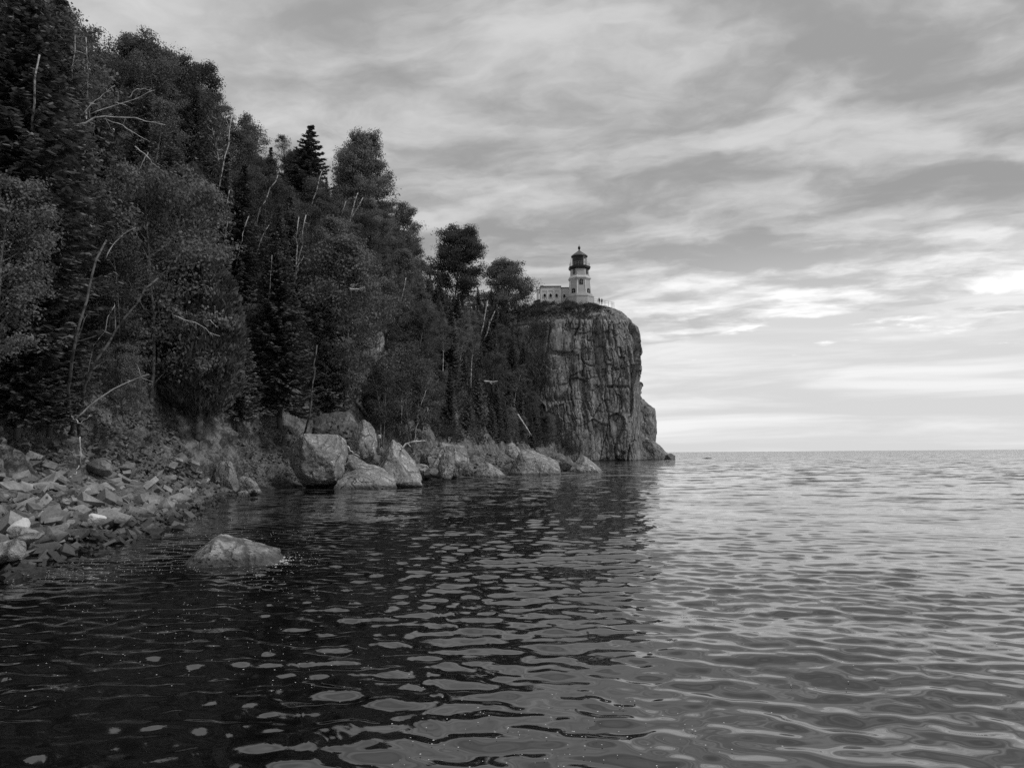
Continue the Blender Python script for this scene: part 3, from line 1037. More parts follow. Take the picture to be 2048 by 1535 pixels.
def person(u, v, Y, hgt, label, jacket, facing=0.0, lean=0.0):
    base = at(u, v, Y)
    p_ = empty('person', tuple(base), facing)
    tag(p_, label, 'person', 'people at the clifftop railing')
    k = hgt / 1.75
    J = {'pel': (0, 0, .95, .15), 'che': (0, 0, 1.25, .165), 'sho': (0, 0, 1.43, .11), 'nek': (0, 0, 1.5, .055), 'hd': (0, .01, 1.6, .09), 'ht': (0, .01, 1.7, .075),
         'hl': (-.1, 0, .9, .1), 'kl': (-.11, -.03, .5, .065), 'al': (-.11, 0, .09, .045), 'tl': (-.12, -.16, .04, .035),
         'hr': (.1, 0, .9, .1), 'kr': (.12, -.02, .5, .065), 'ar': (.13, .03, .09, .045), 'tr': (.15, -.13, .04, .035),
         'sl': (-.19, 0, 1.42, .06), 'el': (-.25, -.03, 1.14, .045), 'wl': (-.22, -.2, .98, .032), 'nl': (-.2, -.28, .97, .03),
         'sr': (.19, 0, 1.42, .06), 'er': (.25, .02, 1.14, .045), 'wr': (.24, -.1, .92, .032), 'nr': (.23, -.14, .84, .03)}
    E = [('pel', 'che'), ('che', 'sho'), ('sho', 'nek'), ('nek', 'hd'), ('hd', 'ht'), ('pel', 'hl'), ('hl', 'kl'), ('kl', 'al'), ('al', 'tl'), ('pel', 'hr'), ('hr', 'kr'), ('kr', 'ar'), ('ar', 'tr'),
         ('sho', 'sl'), ('sl', 'el'), ('el', 'wl'), ('wl', 'nl'), ('sho', 'sr'), ('sr', 'er'), ('er', 'wr'), ('wr', 'nr')]
    names = list(J)
    me = bpy.data.meshes.new('body')
    me.from_pydata([(J[n_][0] * k, J[n_][1] * k, J[n_][2] * k) for n_ in names], [(names.index(a_), names.index(b_)) for a_, b_ in E], [])
    ob = bpy.data.objects.new('body', me)
    COL.objects.link(ob)
    ob.parent = p_
    md = ob.modifiers.new('skin', 'SKIN')
    me.skin_vertices.new() if not me.skin_vertices else None
    for ii, n_ in enumerate(names):
        r_ = J[n_][3] * k
        me.skin_vertices[0].data[ii].radius = (r_, r_)
        me.skin_vertices[0].data[ii].use_root = (ii == 0)
    sb = ob.modifiers.new('sub', 'SUBSURF')
    sb.levels = 1
    sb.render_levels = 1
    me.materials.append(M_CLOTH)
    b_ = MB()
    b_.lathe([(.125 * k, 1.5 * k), (.19 * k, 1.43 * k), (.205 * k, 1.2 * k), (.19 * k, .98 * k), (.2 * k, .86 * k)], 12)
    b_.build('jacket', jacket, p_, True)
    b_ = MB()
    b_.lathe([(0, 1.80 * k), (.07 * k, 1.785 * k), (.105 * k, 1.72 * k), (.108 * k, 1.66 * k), (.09 * k, 1.62 * k)], 10, 0, .02 * k)
    b_.build('hair', M_HAIR, p_, True)
    return p_


person(1198.5, 608.2, 202, 1.8, 'taller person in dark clothes standing at the clifftop railing', M_CLOTH, 0.4)
person(1203.8, 608.8, 202, 1.62, 'shorter person in dark clothes at the clifftop railing', M_CLOTH2, -0.6)

# ------------------------------------------------------------------ rocks
_ico = {}


def ico(sub):
    if sub not in _ico:
        bm = bmesh.new()
        bmesh.ops.create_icosphere(bm, subdivisions=sub, radius=1.0)
        V = np.array([v.co[:] for v in bm.verts])
        V /= np.linalg.norm(V, axis=1)[:, None]
        F = np.array([[v.index for v in f.verts] for f in bm.faces])
        bm.free()
        _ico[sub] = (V, F)
    return _ico[sub]


def rock_shape(seed, sub=4, nplanes=11, sharp=20, rough=0.05, planes=None, freq=2.0):
    sharp = sharp * 1.8
    U, F = ico(sub)
    r = np.random.default_rng(seed)
    if planes is None:
        N = r.normal(size=(nplanes, 3))
        N /= np.linalg.norm(N, axis=1)[:, None]
        N = np.concatenate([N, -N[: nplanes // 2]])
        dd = r.uniform(0.62, 1.0, len(N))
    else:
        pl_ = np.array(planes, dtype=float)
        N = pl_[:, :3] / np.linalg.norm(pl_[:, :3], axis=1)[:, None]
        dd = pl_[:, 3]
    Q = np.clip(U @ N.T, 0, None) / dd
    rad_ = (np.sum(Q ** sharp, axis=1) + 1e-6) ** (-1.0 / sharp)
    rad_ = np.minimum(rad_, 1.8)
    # chips and flat breaks on the main faces
    P0 = U * rad_[:, None]
    N2 = r.normal(size=(26, 3))
    N2 /= np.linalg.norm(N2, axis=1)[:, None]
    sup = (P0 @ N2.T).max(0)
    d2 = sup * r.uniform(0.86, 0.985, 26)
    rad_ = np.minimum(rad_, np.min(np.where(U @ N2.T > 0.05, d2 / np.clip(U @ N2.T, 0.05, None), 9.0), axis=1))
    rad_ = rad_ * (1 + 1.25 * rough * fbm(U * freq + seed, 6, seed, 0.6) - rough * 1.3 * np.exp(-(vnoise(U * freq * 1.3 + seed * 2 + 0.35 * fbm(U * 5, 2, seed)[:, None], seed + 5) / 0.05) ** 2))
    V = U * rad_[:, None]
    lo, hi_ = V.min(0), V.max(0)
    V = (V - (lo + hi_) / 2) / (hi_ - lo)
    return V, F


def boulder(name, u0, u1, vt, vb, Y, label, cat='boulder', mat=M_ROCK, seed=1, deep=1.0, sink=0.25, sub=5, planes=None, sharp=14, rough=0.05, rz=0.0, group=None, freq=2.0, kind=None):
    a_, b_ = at(u0, vb, Y), at(u1, vb, Y)
    zt_, zb2 = at((u0 + u1) / 2, vt, Y)[2], a_[2]
    W = b_[0] - a_[0]
    Hh = zt_ - zb2
    zb2 -= Hh * sink
    V, F = rock_shape(seed, sub, 11, sharp, rough, planes, freq)
    c_, s_ = math.cos(rz), math.sin(rz)
    V = V @ np.array([[c_, s_, 0], [-s_, c_, 0], [0, 0, 1]])
    lo, hi_ = V.min(0), V.max(0)
    V = (V - (lo + hi_) / 2) / (hi_ - lo)
    V = V * np.array([W, W * deep, zt_ - zb2])
    # add centimetre relief in real size
    nrm_ = V / (np.linalg.norm(V, axis=1)[:, None] + 1e-6)
    V = V + nrm_ * (0.03 * min(1.0, W / 2) * fbm(V * 3.0 + seed, 4, seed + 3, 0.6))[:, None]
    o_ = mk(name, V, F, mat, smooth=False)
    o_.location = ((a_[0] + b_[0]) / 2, Y + W * deep * 0.3, (zt_ + zb2) / 2)
    tag(o_, label, cat, group, kind)
    return o_


G_SH = 'large boulders along the foot of the slope'
cube_pl = [(0.35, -0.75, 0.75, 0.95), (-0.75, -0.65, 0.10, 0.80), (0.45, -1, -0.45, 0.78), (1, -0.15, 0.05, 0.80), (0, 0.1, 1, 0.86), (-0.9, 0.1, 0.5, 0.9), (0, 1, 0, 0.9), (-1, 0, -0.3, 0.85), (0.1, -0.3, -1, 0.9), (0.75, -0.75, -0.1, 0.86), (-0.5, -0.6, -0.8, 0.85)]
boulder('boulder', 568, 680, 866, 976, 46, 'huge squarish pale boulder with an undercut base at the waterline', seed=3, planes=cube_pl, sharp=22, rough=0.028, deep=0.95, group=G_SH, sink=0.05)
boulder('boulder', 598, 752, 820, 925, 53, 'large dark rounded boulder wedged in the bank behind the squarish pale boulder', seed=12, mat=M_ROCK_DARK, deep=0.9, group=G_SH, sharp=7, sink=0.3)  # the shadow on this boulder is put into its darker rock colour
boulder('boulder', 690, 752, 838, 915, 51, 'tall pale-faced slab leaning beside the dark rounded boulder', seed=15, deep=0.7, group=G_SH, sink=0.2)
tri_pl = [(0.78, -0.25, 0.60, 0.42), (-0.85, -0.35, 0.50, 0.52), (0.1, -0.9, 0.25, 0.7), (0, 1, 0.2, 0.8), (0, 0, -1, 0.8), (0.95, 0.2, 0.1, 0.95), (-0.95, 0.2, 0.1, 0.9), (0.2, 0.1, 1, 1.1)]
boulder('boulder', 738, 840, 877, 958, 50, 'pointed speckled boulder right of the squarish pale boulder', seed=21, planes=tri_pl, sharp=9, rough=0.04, deep=0.9, group=G_SH)
boulder('boulder', 664, 792, 924, 978, 45.5, 'low lichen-spotted boulder lapped by water in front of the pointed one', seed=24, planes=[(0.5, -0.4, 0.8, 0.42), (-0.45, -0.5, 0.75, 0.5), (0.2, -1, 0.2, 0.75), (0, 1, 0.1, 0.9), (0, 0, -1, 0.8), (1, 0.1, 0.2, 1.05), (-1, 0, 0.2, 0.9)], sharp=9, rough=0.06, deep=0.8, group=G_SH)
boulder('boulder', 688, 742, 908, 946, 48, 'mid-sized block between the squarish and the pointed boulders', seed=27, group=G_SH)
boulder('rock', 788, 846, 953, 969, 47, 'flat pale stone just above the water off the low boulder', 'rock', seed=30, deep=0.6, sink=0.6, sub=4)
boulder('rock', 690, 722, 920, 938, 46.6, 'broken stone lying on the low lichen-spotted boulder', 'rock', seed=31, sub=4)
boulder('boulder', 853, 937, 884, 946, 61, 'broad rounded boulder in the middle of the shore', seed=33, sharp=8, group=G_SH)
boulder('boulder', 836, 872, 897, 936, 63, 'narrow upright dark boulder left of the broad rounded one', seed=36, mat=M_ROCK_DARK, group=G_SH, sharp=9)
boulder('boulder', 872, 909, 904, 951, 58, 'pale upright boulder in front of the broad rounded one', seed=39, group=G_SH, sharp=9)
boulder('rock', 828, 857, 927, 951, 56, 'small round stone at the water right of the pointed boulder', 'rock', seed=40, sub=4, sharp=7)
boulder('rock', 845, 876, 935, 951, 55, 'dark low stone beside the small round one', 'rock', mat=M_ROCK_DARK, seed=41, sub=4, sharp=8)
boulder('boulder', 905, 948, 918, 944, 64, 'jumbled grey block between the broad boulder and the low peaked one', seed=43, mat=M_ROCK_DARK, group=G_SH)
boulder('boulder', 946, 1014, 925, 953, 65, 'low peaked boulder at the waterline left of the long speckled one', seed=44, planes=tri_pl, sharp=9, deep=0.8, group=G_SH)
boulder('boulder', 1010, 1126, 896, 951, 71, 'long pale speckled boulder sloping down to the right', seed=47, planes=[(0.42, -0.30, 0.88, 0.42), (-0.95, -0.2, 0.45, 0.75), (0.1, -1, 0.25, 0.5), (-0.2, -0.3, 0.9, 0.62), (0, 1, 0.1, 0.8), (0, 0, -1, 0.7), (1, 0, 0.2, 1.1), (-0.4, -0.8, 0.3, 0.66)], sharp=10, rough=0.04, deep=0.7, group=G_SH)
boulder('boulder', 1139, 1212, 910, 947, 79, 'pyramid-shaped grey boulder furthest out from the shore', seed=50, planes=tri_pl, sharp=9, deep=0.8, group=G_SH)
boulder('boulder', 1092, 1144, 903, 932, 92, 'dark boulder behind the long speckled and pyramid-shaped ones', seed=53, mat=M_ROCK_DARK, group=G_SH)
boulder('rock', 1120, 1150, 913, 938, 84, 'dark block between the long speckled and pyramid-shaped boulders', 'rock', seed=54, mat=M_ROCK_DARK, sub=4)
boulder('boulder', 1010, 1042, 885, 912, 82, 'rounded stone above the left end of the long speckled boulder', seed=55, sharp=8, group=G_SH)
near_pl = [(0.42, -0.30, 0.85, 0.50), (-0.78, -0.30, 0.62, 0.48), (0.1, -1, 0.45, 0.60), (0.3, -0.8, 0.7, 0.56), (0, 1, 0.3, 0.8), (0, 0, -1, 0.8), (1, 0, 0.3, 1.25), (-1, 0, 0.25, 1.0)]
boulder('rock', 326, 556, 1076, 1134, 14.2, 'single peaked rock standing in the water off the rubble beach', 'rock', seed=60, planes=near_pl, sharp=8, rough=0.05, deep=0.75, sink=0.5, freq=2.6)
boulder('boulder', 428, 474, 921, 992, 38.5, 'pale mossy upright rock at the right end of the rubble beach', seed=63, group=None, deep=0.8)
boulder('rock', 470, 516, 952, 992, 38.8, 'low rock right of the mossy upright one', 'rock', seed=64, deep=0.8, sub=4)
boulder('rock', 472, 500, 981, 996, 37.5, 'small pale round stone in the water before the mossy rock', 'rock', seed=65, sub=4, sharp=7)
boulder('rock', 1402, 1430, 914.5, 919, 235, 'tiny dark rock breaking the surface right of the headland', 'rock', mat=M_ROCK_DARK, seed=66, sub=4, deep=0.5)
boulder('rock', 10, 52, 1036, 1068, 15.8, 'rounded white stone on the rubble beach', 'rock', mat=M_ROCK_PALE, seed=70, sharp=7, rough=0.02, sub=4)
boulder('rock', 174, 204, 1026, 1046, 18.2, 'small white stone right of the rounded white one', 'rock', mat=M_ROCK_PALE, seed=71, sharp=7, rough=0.03, sub=4)
boulder('rock', 10, 84, 1056, 1086, 15.0, 'flat pale slab in front of the rounded white stone', 'rock', seed=72, sharp=26, rough=0.02, sub=4, deep=0.7)
boulder('rock', -30, 34, 1080, 1120, 13.6, 'rough pale block at the left edge of the beach', 'rock', seed=73, sharp=26, rough=0.02, sub=4, deep=0.8)
boulder('rock', 164, 218, 914, 946, 27.5, 'dark slab leaning at the foot of the earth bank', 'rock', mat=M_ROCK_DARK, seed=74, sharp=26, rough=0.02, sub=4, deep=0.7)
boulder('rock', 754, 762, 868.5, 875.5, 55, 'tiny white stone lying above the pointed boulder', 'rock', mat=M_ROCK_PALE, seed=75, sub=3, sharp=7)
boulder('rock', 112, 136, 992, 1012, 20.0, 'pale block in the middle of the rubble beach', 'rock', seed=76, sharp=26, rough=0.02, sub=4)
# bare outcrops on the slope
boulder('rock_outcrop', 712, 764, 640, 760, 74, 'bare pale rock face showing among the trees halfway up', 'rock outcrop', seed=80, planes=cube_pl, sharp=18, rough=0.05, deep=0.8, sink=0.4)
boulder('rock_outcrop', 880, 920, 596, 640, 172, 'small square bare ledge below the dense round tree', 'rock outcrop', seed=81, mat=M_ROCK_DARK, planes=cube_pl, sharp=18, deep=0.6, sink=0.3, sub=4)
boulder('rock_outcrop', 948, 972, 715, 790, 150, 'narrow pale rock rib among trees left of the cliff', 'rock outcrop', seed=82, planes=cube_pl, sharp=14, deep=0.7, sink=0.2, sub=4)
# sea stacks at the foot of the headland
stk = [(0.5, -0.7, 0.6, 0.9), (1, -0.2, 0.1, 0.75), (0.9, -0.5, -0.25, 0.78), (-0.5, -1, 0.1, 0.8), (0.3, -1, 0.1, 0.78), (0.5, -0.2, 0.9, 0.85), (0, 0.2, 1, 0.95), (-1, 0, 0, 0.9), (0, 1, 0, 0.9), (0, 0, -1, 1), (0.8, 0.6, -0.1, 0.8)]
boulder('rock_outcrop', 1236, 1321, 783, 919, 212, 'tall rounded buttress standing behind the right foot of the cliff', 'rock outcrop', mat=M_CLIFF, seed=84, planes=stk, sharp=16, rough=0.05, deep=0.9, sink=0.05, sub=5)
wedge = [(0.72, -0.35, 0.72, 0.50), (-0.2, -1, 0.2, 0.6), (0.4, -1, 0.2, 0.62), (-1, 0, 0, 0.8), (0, 0.3, 1, 0.8), (0, 1, 0, 0.8), (0, 0, -1, 0.6), (1, 0, 0.1, 1.25)]
boulder('rock_outcrop', 1276, 1350, 874, 920, 206, 'low wedge of rock sloping into the lake at the cliff foot', 'rock outcrop', mat=M_CLIFF, seed=85, planes=wedge, sharp=14, rough=0.05, deep=0.7, sink=0.25, sub=5)
boulder('rock', 1328, 1352, 906, 919.5, 205, 'dark tip of rock at the seaward end of the headland', 'rock', mat=M_ROCK_DARK, seed=86, sub=4, sink=0.4)
boulder('rock', 1356, 1366, 917.5, 920, 215, 'dark sliver of rock awash beyond the headland tip', 'rock', mat=M_ROCK_DARK, seed=87, sub=3, sink=0.6)

# rubble beach: angular stones
shapes = []
for q in range(14):
    r = np.random.default_rng(500 + q)
    bm = bmesh.new()
    sx, sy, sz = 0.5, r.uniform(0.28, 0.46), r.uniform(0.09, 0.27)
    skew = r.uniform(-0.5, 0.5, 2)
    for c_ in range(8):
        pnt = np.array([(c_ & 1) * 2 - 1, (c_ >> 1 & 1) * 2 - 1, (c_ >> 2) * 2 - 1]) * r.uniform(0.78, 1.0, 3)
        if c_ in (q % 8, (q * 3 + 1) % 8) and q % 2:
            pnt = pnt * r.uniform(0.35, 0.7, 3)
        bm.verts.new(((pnt[0] + skew[0] * pnt[1] * 0.6) * sx, pnt[1] * sy, (pnt[2] + skew[1] * pnt[0] * 0.6) * sz))
    bmesh.ops.convex_hull(bm, input=bm.verts)
    bmesh.ops.delete(bm, geom=[v for v in bm.verts if not v.link_faces], context='VERTS')
    bmesh.ops.triangulate(bm, faces=bm.faces[:])
    bm.verts.ensure_lookup_table()
    bm.verts.index_update()
    shapes.append((np.array([v.co[:] for v in bm.verts]), np.array([[v.index for v in f.verts] for f in bm.faces])))
    bm.free()
stone_meshes = []
for q, (V, F) in enumerate(shapes):
    o_ = mk('beach_stone', V, F, M_RUBBLE)
    stone_meshes.append(o_.data)
    bpy.data.objects.remove(o_)
spots = []
rs = np.random.default_rng(99)
tries = 0
while len(spots) < 3800 and tries < 60000:
    tries += 1
    if rs.random() < 0.8:
        Y = rs.uniform(9, 42)
        dmin, dmax = -1.6, BW_(Y) + 0.5
    else:
        Y = rs.uniform(50, 150)
        dmin, dmax = -1.0, BW_(Y) + 1.0
    d = rs.uniform(dmin, dmax)
    X = float(F_(Y)) - d
    sz = float(np.clip(np.exp(rs.normal(math.log(0.205), 0.45)), 0.13, 0.60))
    if Y > 50:
        sz *= 1.5
    edge_ = 1.0 if d > 0.3 else 0.75
    ok = True
    for (X2, Y2, s2, _) in spots[-400:]:
        if (X - X2) ** 2 + (Y - Y2) ** 2 < (0.40 * (sz + s2)) ** 2:
            ok = False
            break
    if not ok:
        continue
    spots.append((X, Y, sz * edge_, rs.random()))


def stone_matrix(X, Y, sz, r):
    z = ground(X, Y)
    E = Matrix.Rotation(r * 37 % 6.28, 4, 'Z') @ Matrix.Rotation(math.sin(r * 91) * 0.65, 4, 'X') @ Matrix.Rotation(math.cos(r * 53) * 0.6, 4, 'Y')
    return Matrix.Translation((X, Y, z + 0.20 * sz + 0.10 * (r * 13 % 1))) @ E @ Matrix.Scale(sz * 1.25, 4)


def px_size(X, Y, sz):
    return sz / Y * FPX


vis = []
for s_ in spots:
    u_, v_ = project((s_[0], s_[1], ground(s_[0], s_[1]) + 0.1))
    score = px_size(s_[0], s_[1], s_[2]) if -20 < u_ < 2060 and ground(s_[0], s_[1]) > -0.12 else 0
    vis.append(score)
order = np.argsort(vis)[::-1]
big300 = order[:295]
STONES = []
for k in big300:
    X, Y, sz, r = spots[k]
    o_ = bpy.data.objects.new('beach_stone', stone_meshes[k % 14])
    o_.matrix_world = stone_matrix(X, Y, sz, r)
    COL.objects.link(o_)
    STONES.append((o_, X, Y, sz))
VV, FF, nn = [], [], 0
for k in order[295:]:
    X, Y, sz, r = spots[k]
    V, F = shapes[k % 14]
    Mx = np.array(stone_matrix(X, Y, sz, r))
    VV.append(V @ Mx[:3, :3].T + Mx[:3, 3])
    FF.append(F + nn)
    nn += len(V)
# finer chips between the larger stones, and stones stuck in the earth bank
for q in range(3600):
    Y = rs.uniform(9, 42)
    d = rs.uniform(-0.8, BW_(Y) + BANKW * (1.0 if q % 3 == 0 else 0.2))
    X = float(F_(Y)) - d
    sz = rs.uniform(0.06, 0.16)
    V, F = shapes[q % 14]
    Mx = np.array(stone_matrix(X + rs.normal(0, .05), Y, sz, rs.random()))
    VV.append(V @ Mx[:3, :3].T + Mx[:3, 3])
    FF.append(F + nn)
    nn += len(V)
for q in range(2600):
    Y = rs.uniform(9, 60)
    d = BW_(Y) + BANKW * rs.uniform(0.0, 1.1)
    X = float(F_(Y)) - d
    sz = rs.uniform(0.05, 0.2)
    V, F = shapes[q % 14]
    Mx = np.array(stone_matrix(X + rs.normal(0.1, .12), Y, sz, rs.random()))
    VV.append(V @ Mx[:3, :3].T + Mx[:3, 3])
    FF.append(F + nn)
    nn += len(V)
rub = mk('rubble', np.concatenate(VV), np.concatenate(FF), M_CHIPS)
tag(rub, 'small angular chips and stones filling the beach and the earth bank', kind='stuff')

# ------------------------------------------------------------------ trees
def quads(C, A, B):
    """rhombic leaves: centres C, half-axes A (long) and B (short)"""
    V = np.stack([C - A, C - B, C + A, C + B], 1).reshape(-1, 3)
    F = np.arange(len(V)).reshape(-1, 4)
    return V, F


def rand_dirs(r, n, up=0.0):
    d = r.normal(size=(n, 3))
    d[:, 2] += up
    return d / (np.linalg.norm(d, axis=1)[:, None] + 1e-9)


def leaves_at(r, C, size, flat=0.4, out=None):
    n = len(C)
    N = rand_dirs(r, n, 0.0)
    if out is None:
        N[:, 2] += flat * np.sign(N[:, 2])
    else:
        N = N * 0.75 + out + np.array([0, 0, 0.45])
    N /= np.linalg.norm(N, axis=1)[:, None]
    T = rand_dirs(r, n)
    A = np.cross(N, T)
    A /= np.linalg.norm(A, axis=1)[:, None] + 1e-9
    B = np.cross(N, A)
    s = size * r.uniform(0.6, 1.25, n)[:, None]
    return quads(C, A * s * 0.5, B * s * 0.33)


def crooked(r, p0, d, length, n=6, wob=0.12, up=0.0):
    pts = [np.array(p0, dtype=float)]
    d = np.array(d, dtype=float)
    d /= np.linalg.norm(d)
    for _ in range(n):
        d = d + r.normal(0, wob, 3) + np.array([0, 0, up])
        d /= np.linalg.norm(d)
        pts.append(pts[-1] + d * length / n)
    return np.array(pts)


def make_deciduous(name, seed, H, W, c0, nleaf, leaf, mat_l, mat_b, lean=0.03, clump=0.55, dense=1.0, stems=1):
    """unit built at real size, foot at the origin; c0 = height fraction where the crown starts"""
    r = np.random.default_rng(seed)
    root = empty(name)
    tb = MB()
    centres, weights = [], []
    for s_ in range(stems):
        off = r.normal(0, 0.25 * (stems > 1), 3) * (1, 1, 0)
        dirn = np.array([r.normal(0, lean + 0.06 * (stems > 1)), r.normal(0, lean + 0.06 * (stems > 1)), 1.0])
        tr = crooked(r, off - np.array([0, 0, 0.8]), dirn, H * 0.97 * r.uniform(0.85, 1.0) + 0.8, 12, 0.05, 0.012)
        R0 = (0.011 * H + 0.03) / math.sqrt(stems)
        tb.tube(tr, np.linspace(R0, 0.015, len(tr)), 7)
        nb = int(26 / stems * dense) + 8
        for q in range(nb):
            f = c0 + (1 - c0) * (q + r.random()) / nb
            f = min(f, 0.985)
            base = np.array([np.interp(f * (len(tr) - 1), np.arange(len(tr)), tr[:, c]) for c in range(3)])
            az = q * 2.4 + r.uniform(-0.5, 0.5)
            g = (f - c0) / (1 - c0)
            L = W / 2 * (math.sin(math.pi * (0.16 + 0.80 * g)) ** 0.7) * r.uniform(0.65, 1.12)
            dv = np.array([math.cos(az), math.sin(az), r.uniform(0.35, 1.0) + 0.5 * g])
            br = crooked(r, base, dv, L * 1.15, 6, 0.16, 0.0)
            tb.tube(br, np.linspace(R0 * 0.34 * (1 - 0.5 * g), 0.008, len(br)), 4)
            for t in (2, 3, 4, 5, 6):
                centres.append(br[t] + r.normal(0, 0.10, 3))
                weights.append(0.35 + 0.22 * t)
                if t in (3, 4, 5):
                    sb_ = crooked(r, br[t], np.array([math.cos(az + r.choice([-1, 1]) * 1.1), math.sin(az + r.choice([-1, 1]) * 1.1), r.uniform(-0.2, 0.7)]), L * 0.42, 3, 0.2)
                    tb.tube(sb_, np.linspace(0.018, 0.006, 4), 3)
                    for c_ in sb_[1:]:
                        centres.append(c_)
                        weights.append(1.0)
    centres = np.array(centres)
    weights = np.array(weights) * r.uniform(0.4, 1.5, len(weights))
    idx = r.choice(len(centres), nleaf, p=weights / weights.sum())
    cr = clump * r.uniform(0.6, 1.3, len(centres))
    off = r.normal(size=(nleaf, 3))
    off /= np.linalg.norm(off, axis=1)[:, None]
    off *= (r.random(nleaf) ** 0.45)[:, None] * cr[idx][:, None] * np.array([1, 1, 0.62])
    C = centres[idx] + off
    V, F = leaves_at(r, C, leaf, out=off / (np.linalg.norm(off, axis=1)[:, None] + 1e-6))
    tb.build('trunk', mat_b, root, True)
    mk('crown', V, F, mat_l, root)
    return root


def make_spruce(name, seed, H, W, mat_l=None, gap=0.30, droop=0.32):
    r = np.random.default_rng(seed)
    root = empty(name)
    tb = MB()
    tr = crooked(r, (0, 0, -0.8), (r.normal(0, .02), r.normal(0, .02), 1), H + 0.8, 10, 0.015, 0.01)
    tb.tube(tr, np.linspace(0.016 * H, 0.01, len(tr)), 7)
    Cs, As, Bs = [], [], []
    z = 0.07 * H
    while z < H * 0.985:
        f = z / H
        R = W / 2 * ((1 - f) ** 0.82) * (0.55 + 0.45 * min(1, f / 0.12))
        nb = int(5 + 4 * (1 - f))
        a0_ = r.uniform(0, 6.28)
        for q in range(nb):
            L = max(0.18, R * r.uniform(0.62, 1.15))
            az = a0_ + q * 6.283 / nb + r.uniform(-0.3, 0.3)
            rad_ = np.array([math.cos(az), math.sin(az), 0])
            tn = np.array([-math.sin(az), math.cos(az), 0])
            bx = np.interp(f * 10 + 0.8, np.arange(11), tr[:, 0])
            by = np.interp(f * 10 + 0.8, np.arange(11), tr[:, 1])
            base = np.array([bx, by, z + r.uniform(-0.1, 0.1)])
            n_ = max(4, int(L / 0.085))
            t = (np.arange(n_) + 0.5) / n_
            rise = 0.25 * (f - 0.35)
            pz = rise * t * L - droop * L * np.sin(t * 2.2) * (1 - 0.6 * f) + 0.12 * L * t ** 3
            pts = base + rad_ * (t * L)[:, None] + np.stack([0 * t, 0 * t, pz], 1)
            if L > 0.5:
                tb.tube(pts[:: max(1, n_ // 4)], 0.012 + 0.006 * (1 - f), 3)
            for side in (-1, 1, 0):
                ln_ = (0.36 * (1 - 0.55 * t) * min(1.0, L / 1.2) + 0.10) * r.uniform(0.7, 1.25, n_)
                dirv = rad_ * 0.75 + tn * side * r.uniform(0.6, 1.1, n_)[:, None] + np.array([0, 0, -0.22]) + r.normal(0, 0.12, (n_, 3))
                dirv /= np.linalg.norm(dirv, axis=1)[:, None]
                A = dirv * (ln_ * 0.55)[:, None]
                up = np.array([0, 0, 1.0]) + r.normal(0, 0.45, (n_, 3))
                B = np.cross(dirv, up)
                B /= np.linalg.norm(B, axis=1)[:, None]
                Cs.append(pts + A * 0.8 + r.normal(0, 0.02, (n_, 3)))
                As.append(A)
                Bs.append(B * 0.075)
        z += gap * r.uniform(0.75, 1.2) * (0.6 + 0.6 * (1 - f))
    V, F = quads(np.concatenate(Cs), np.concatenate(As), np.concatenate(Bs))
    tb.build('trunk', M_BARK_DARK, root, True)
    mk('crown', V, F, mat_l or M_SPRUCE, root)
    return root


def make_cedar(name, seed, H, W, n=15000):
    r = np.random.default_rng(seed)
    root = empty(name)
    tb = MB()
    tr = crooked(r, (0, 0, -0.8), (0, 0, 1), H + 0.6, 8, 0.02, 0.01)
    tb.tube(tr, np.linspace(0.02 * H, 0.02, len(tr)), 7)
    tb.build('trunk', M_BARK_GREY, root, True)
    f = r.beta(1.3, 1.35, n)
    az = r.uniform(0, 6.283, n)
    P_ = np.stack([np.cos(az) * 1.6, np.sin(az) * 1.6, f * 5], 1)
    lump = 1 + 0.30 * fbm(P_ * 1.3, 3, seed)
    prof_ = np.interp(f, [0, 0.08, 0.25, 0.5, 0.75, 0.92, 1], [0.35, 0.75, 1, 0.92, 0.66, 0.32, 0.05])
    rr_ = W / 2 * prof_ * lump * (0.62 + 0.38 * r.random(n) ** 0.35)
    rad_ = np.stack([np.cos(az), np.sin(az), 0 * az], 1)
    C = rad_ * rr_[:, None] + np.stack([0 * f, 0 * f, 0.35 + f * (H - 0.4)], 1)
    bx = np.interp(f * 8, np.arange(9), tr[:, 0])
    by = np.interp(f * 8, np.arange(9), tr[:, 1])
    C[:, 0] += bx
    C[:, 1] += by
    A = rad_ * 0.55 + np.array([0, 0, 0.75]) + r.normal(0, 0.35, (n, 3))
    A /= np.linalg.norm(A, axis=1)[:, None]
    N = rand_dirs(r, n)
    B = np.cross(A, N)
    B /= np.linalg.norm(B, axis=1)[:, None]
    s = r.uniform(0.7, 1.3, n)[:, None]
    V, F = quads(C, A * 0.15 * s, B * 0.055 * s)
    mk('crown', V, F, M_CEDAR, root)
    return root


def make_shrub(name, seed, H, W, n=2600, leaf=0.10, mat=None):
    r = np.random.default_rng(seed)
    root = empty(name)
    tb = MB()
    cs = []
    for q in range(11):
        az = r.uniform(0, 6.28)
        br = crooked(r, (0, 0, -0.3), (math.cos(az) * 0.8, math.sin(az) * 0.8, r.uniform(0.6, 1.6)), H * r.uniform(0.7, 1.15), 5, 0.16)
        br[:, :2] *= W / H * 0.9
        tb.tube(br, np.linspace(0.025, 0.006, 6), 4)
        cs += list(br[2:])
    cs = np.array(cs)
    idx = r.integers(0, len(cs), n)
    off = r.normal(size=(n, 3)) * np.array([0.2, 0.2, 0.15]) * W / 2.0
    V, F = leaves_at(r, cs[idx] + off, leaf)
    tb.build('stem', M_BARK_GREY, root, True)
    mk('foliage', V, F, mat or M_SHRUB, root)
    return root


PROTO = {}


def proto(kind, i, fn, H, W):
    PROTO.setdefault(kind, []).append((fn, H, W))


def reg(kind, roots):
    PROTO[kind] = roots            # list of (root, H, W)


